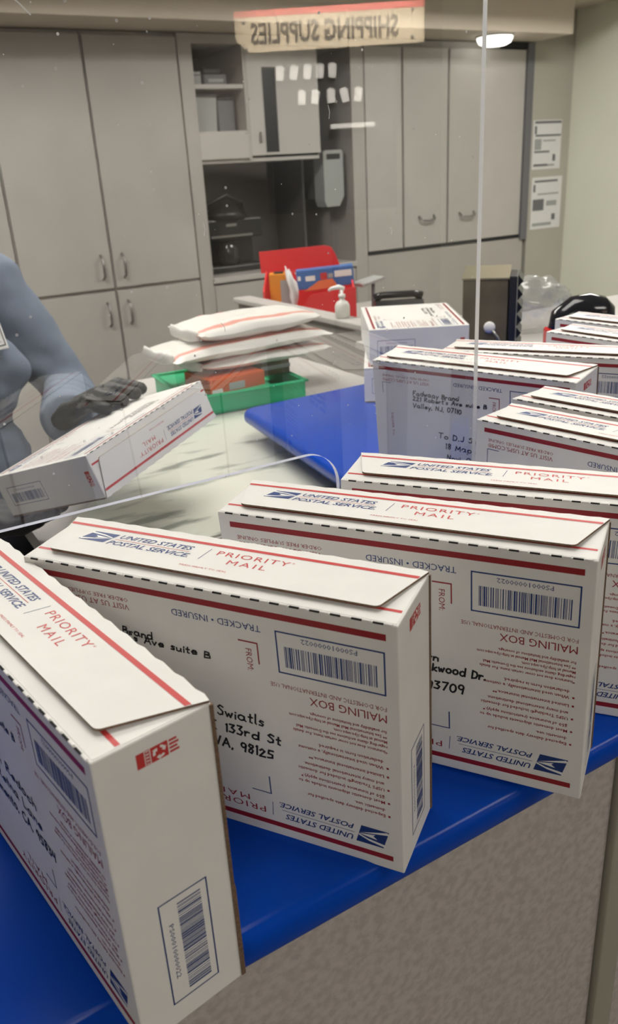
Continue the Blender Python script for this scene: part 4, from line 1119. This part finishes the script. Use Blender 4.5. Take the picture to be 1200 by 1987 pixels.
b = MB(); b.box(-.30, .30, -.38, .22, -.06, -.03, 'dark', X=Xr); b.build('rack_panel', o)
b = MB(); b.box(-.20, .0, -.035, -.015, -.02, .03, 'white', bev=.003, X=Xr); b.build('rail', o)
p0 = Xr @ Vector((0, -.2, -.075)); b = MB(); b.tube([(p0.x, p0.y, .02), (p0.x, p0.y, 1.8)], .015, 'dark', n=12); b.build('post', o)
p1 = MB(); p1.lathe([(.22, 0), (.22, .012), (.02, .02)], 'dark', X=Matrix.Translation((p0.x, p0.y, 0))); p1.build('base', o)
rk = random.Random(5)
pk = None
for row, (zz, xs) in enumerate(((.20, (-.02, .035, .09, .15, .21)), (.10, (-.13, -.07, -.01, .06, .12)))):
    for x in xs:
        if pk is None:
            mb = MB(); mb.prism([(-.016, -.028), (.016, -.028), (.018, .022), (.008, .03), (-.008, .03), (-.018, .022)], .008, 'white'); pk = mb.build('packet'); q = pk
        else:
            q = pk.copy(); COL.objects.link(q)
        q.matrix_world = Xr @ Matrix.Translation((x, zz, .0)) @ Matrix.Rotation(rk.uniform(-.2, .2), 4, 'Z')
        pg = MB(); pg.tube([Xr @ Vector((x, zz+.012, -.032)), Xr @ Vector((x, zz+.012, -.0085))], .0025, 'steel', n=8); pg.build('peg', o)
        tag(q, 'small white packet on the upper row of the reflected rack' if row == 0 else 'small white packet on the lower row of the reflected rack', 'packet', 'white packets on the upper rack row' if row == 0 else 'white packets on the lower rack row')
# added spotlights, not known in the lobby, brightening the reflected sign and rack
def spot(label, loc, target, power):
    t = thing('added_spotlight', label, 'spotlight', loc)
    d = (Vector(target)-Vector(loc)).normalized(); X = frame((0, 0, 0), d.cross(Vector((0, 0, 1))).normalized(), d.cross(d.cross(Vector((0, 0, 1)))).normalized())
    b = MB(); b.lathe([(.03, -.10), (.04, -.06), (.045, 0), (.043, .002)], 'black', X=frame((0, 0, 0), X.col[0].xyz, -X.col[1].xyz) if X.col[2].xyz.dot(d) < 0 else X); b.tube([(0, 0, 0), (0, 0, ZT-loc[2])], .006, 'black', n=8); b.build('spot_housing', t)
    l = bpy.data.lights.new('spot_beam', 'SPOT'); l.energy = power; l.spot_size = math.radians(38); l.spot_blend = .6; l.shadow_soft_size = .03; l.color = (1, .95, .86)
    lo = bpy.data.objects.new('spot_beam', l); COL.objects.link(lo); lo.parent = t
    lo.matrix_local = d.to_track_quat('-Z', 'Y').to_matrix().to_4x4(); lo.location = d*.02
so = mirror((2.13, 3.0057, 1.9682))
spot('added black spotlight brightening the tan lobby sign', (so.x-.5, so.y+1.2, 2.5), so, 470)
spot('added black spotlight brightening the lobby packet rack', (so.x+.4, so.y+1.3, 2.5), mirror((2.16, 3.08, 1.72)), 150)
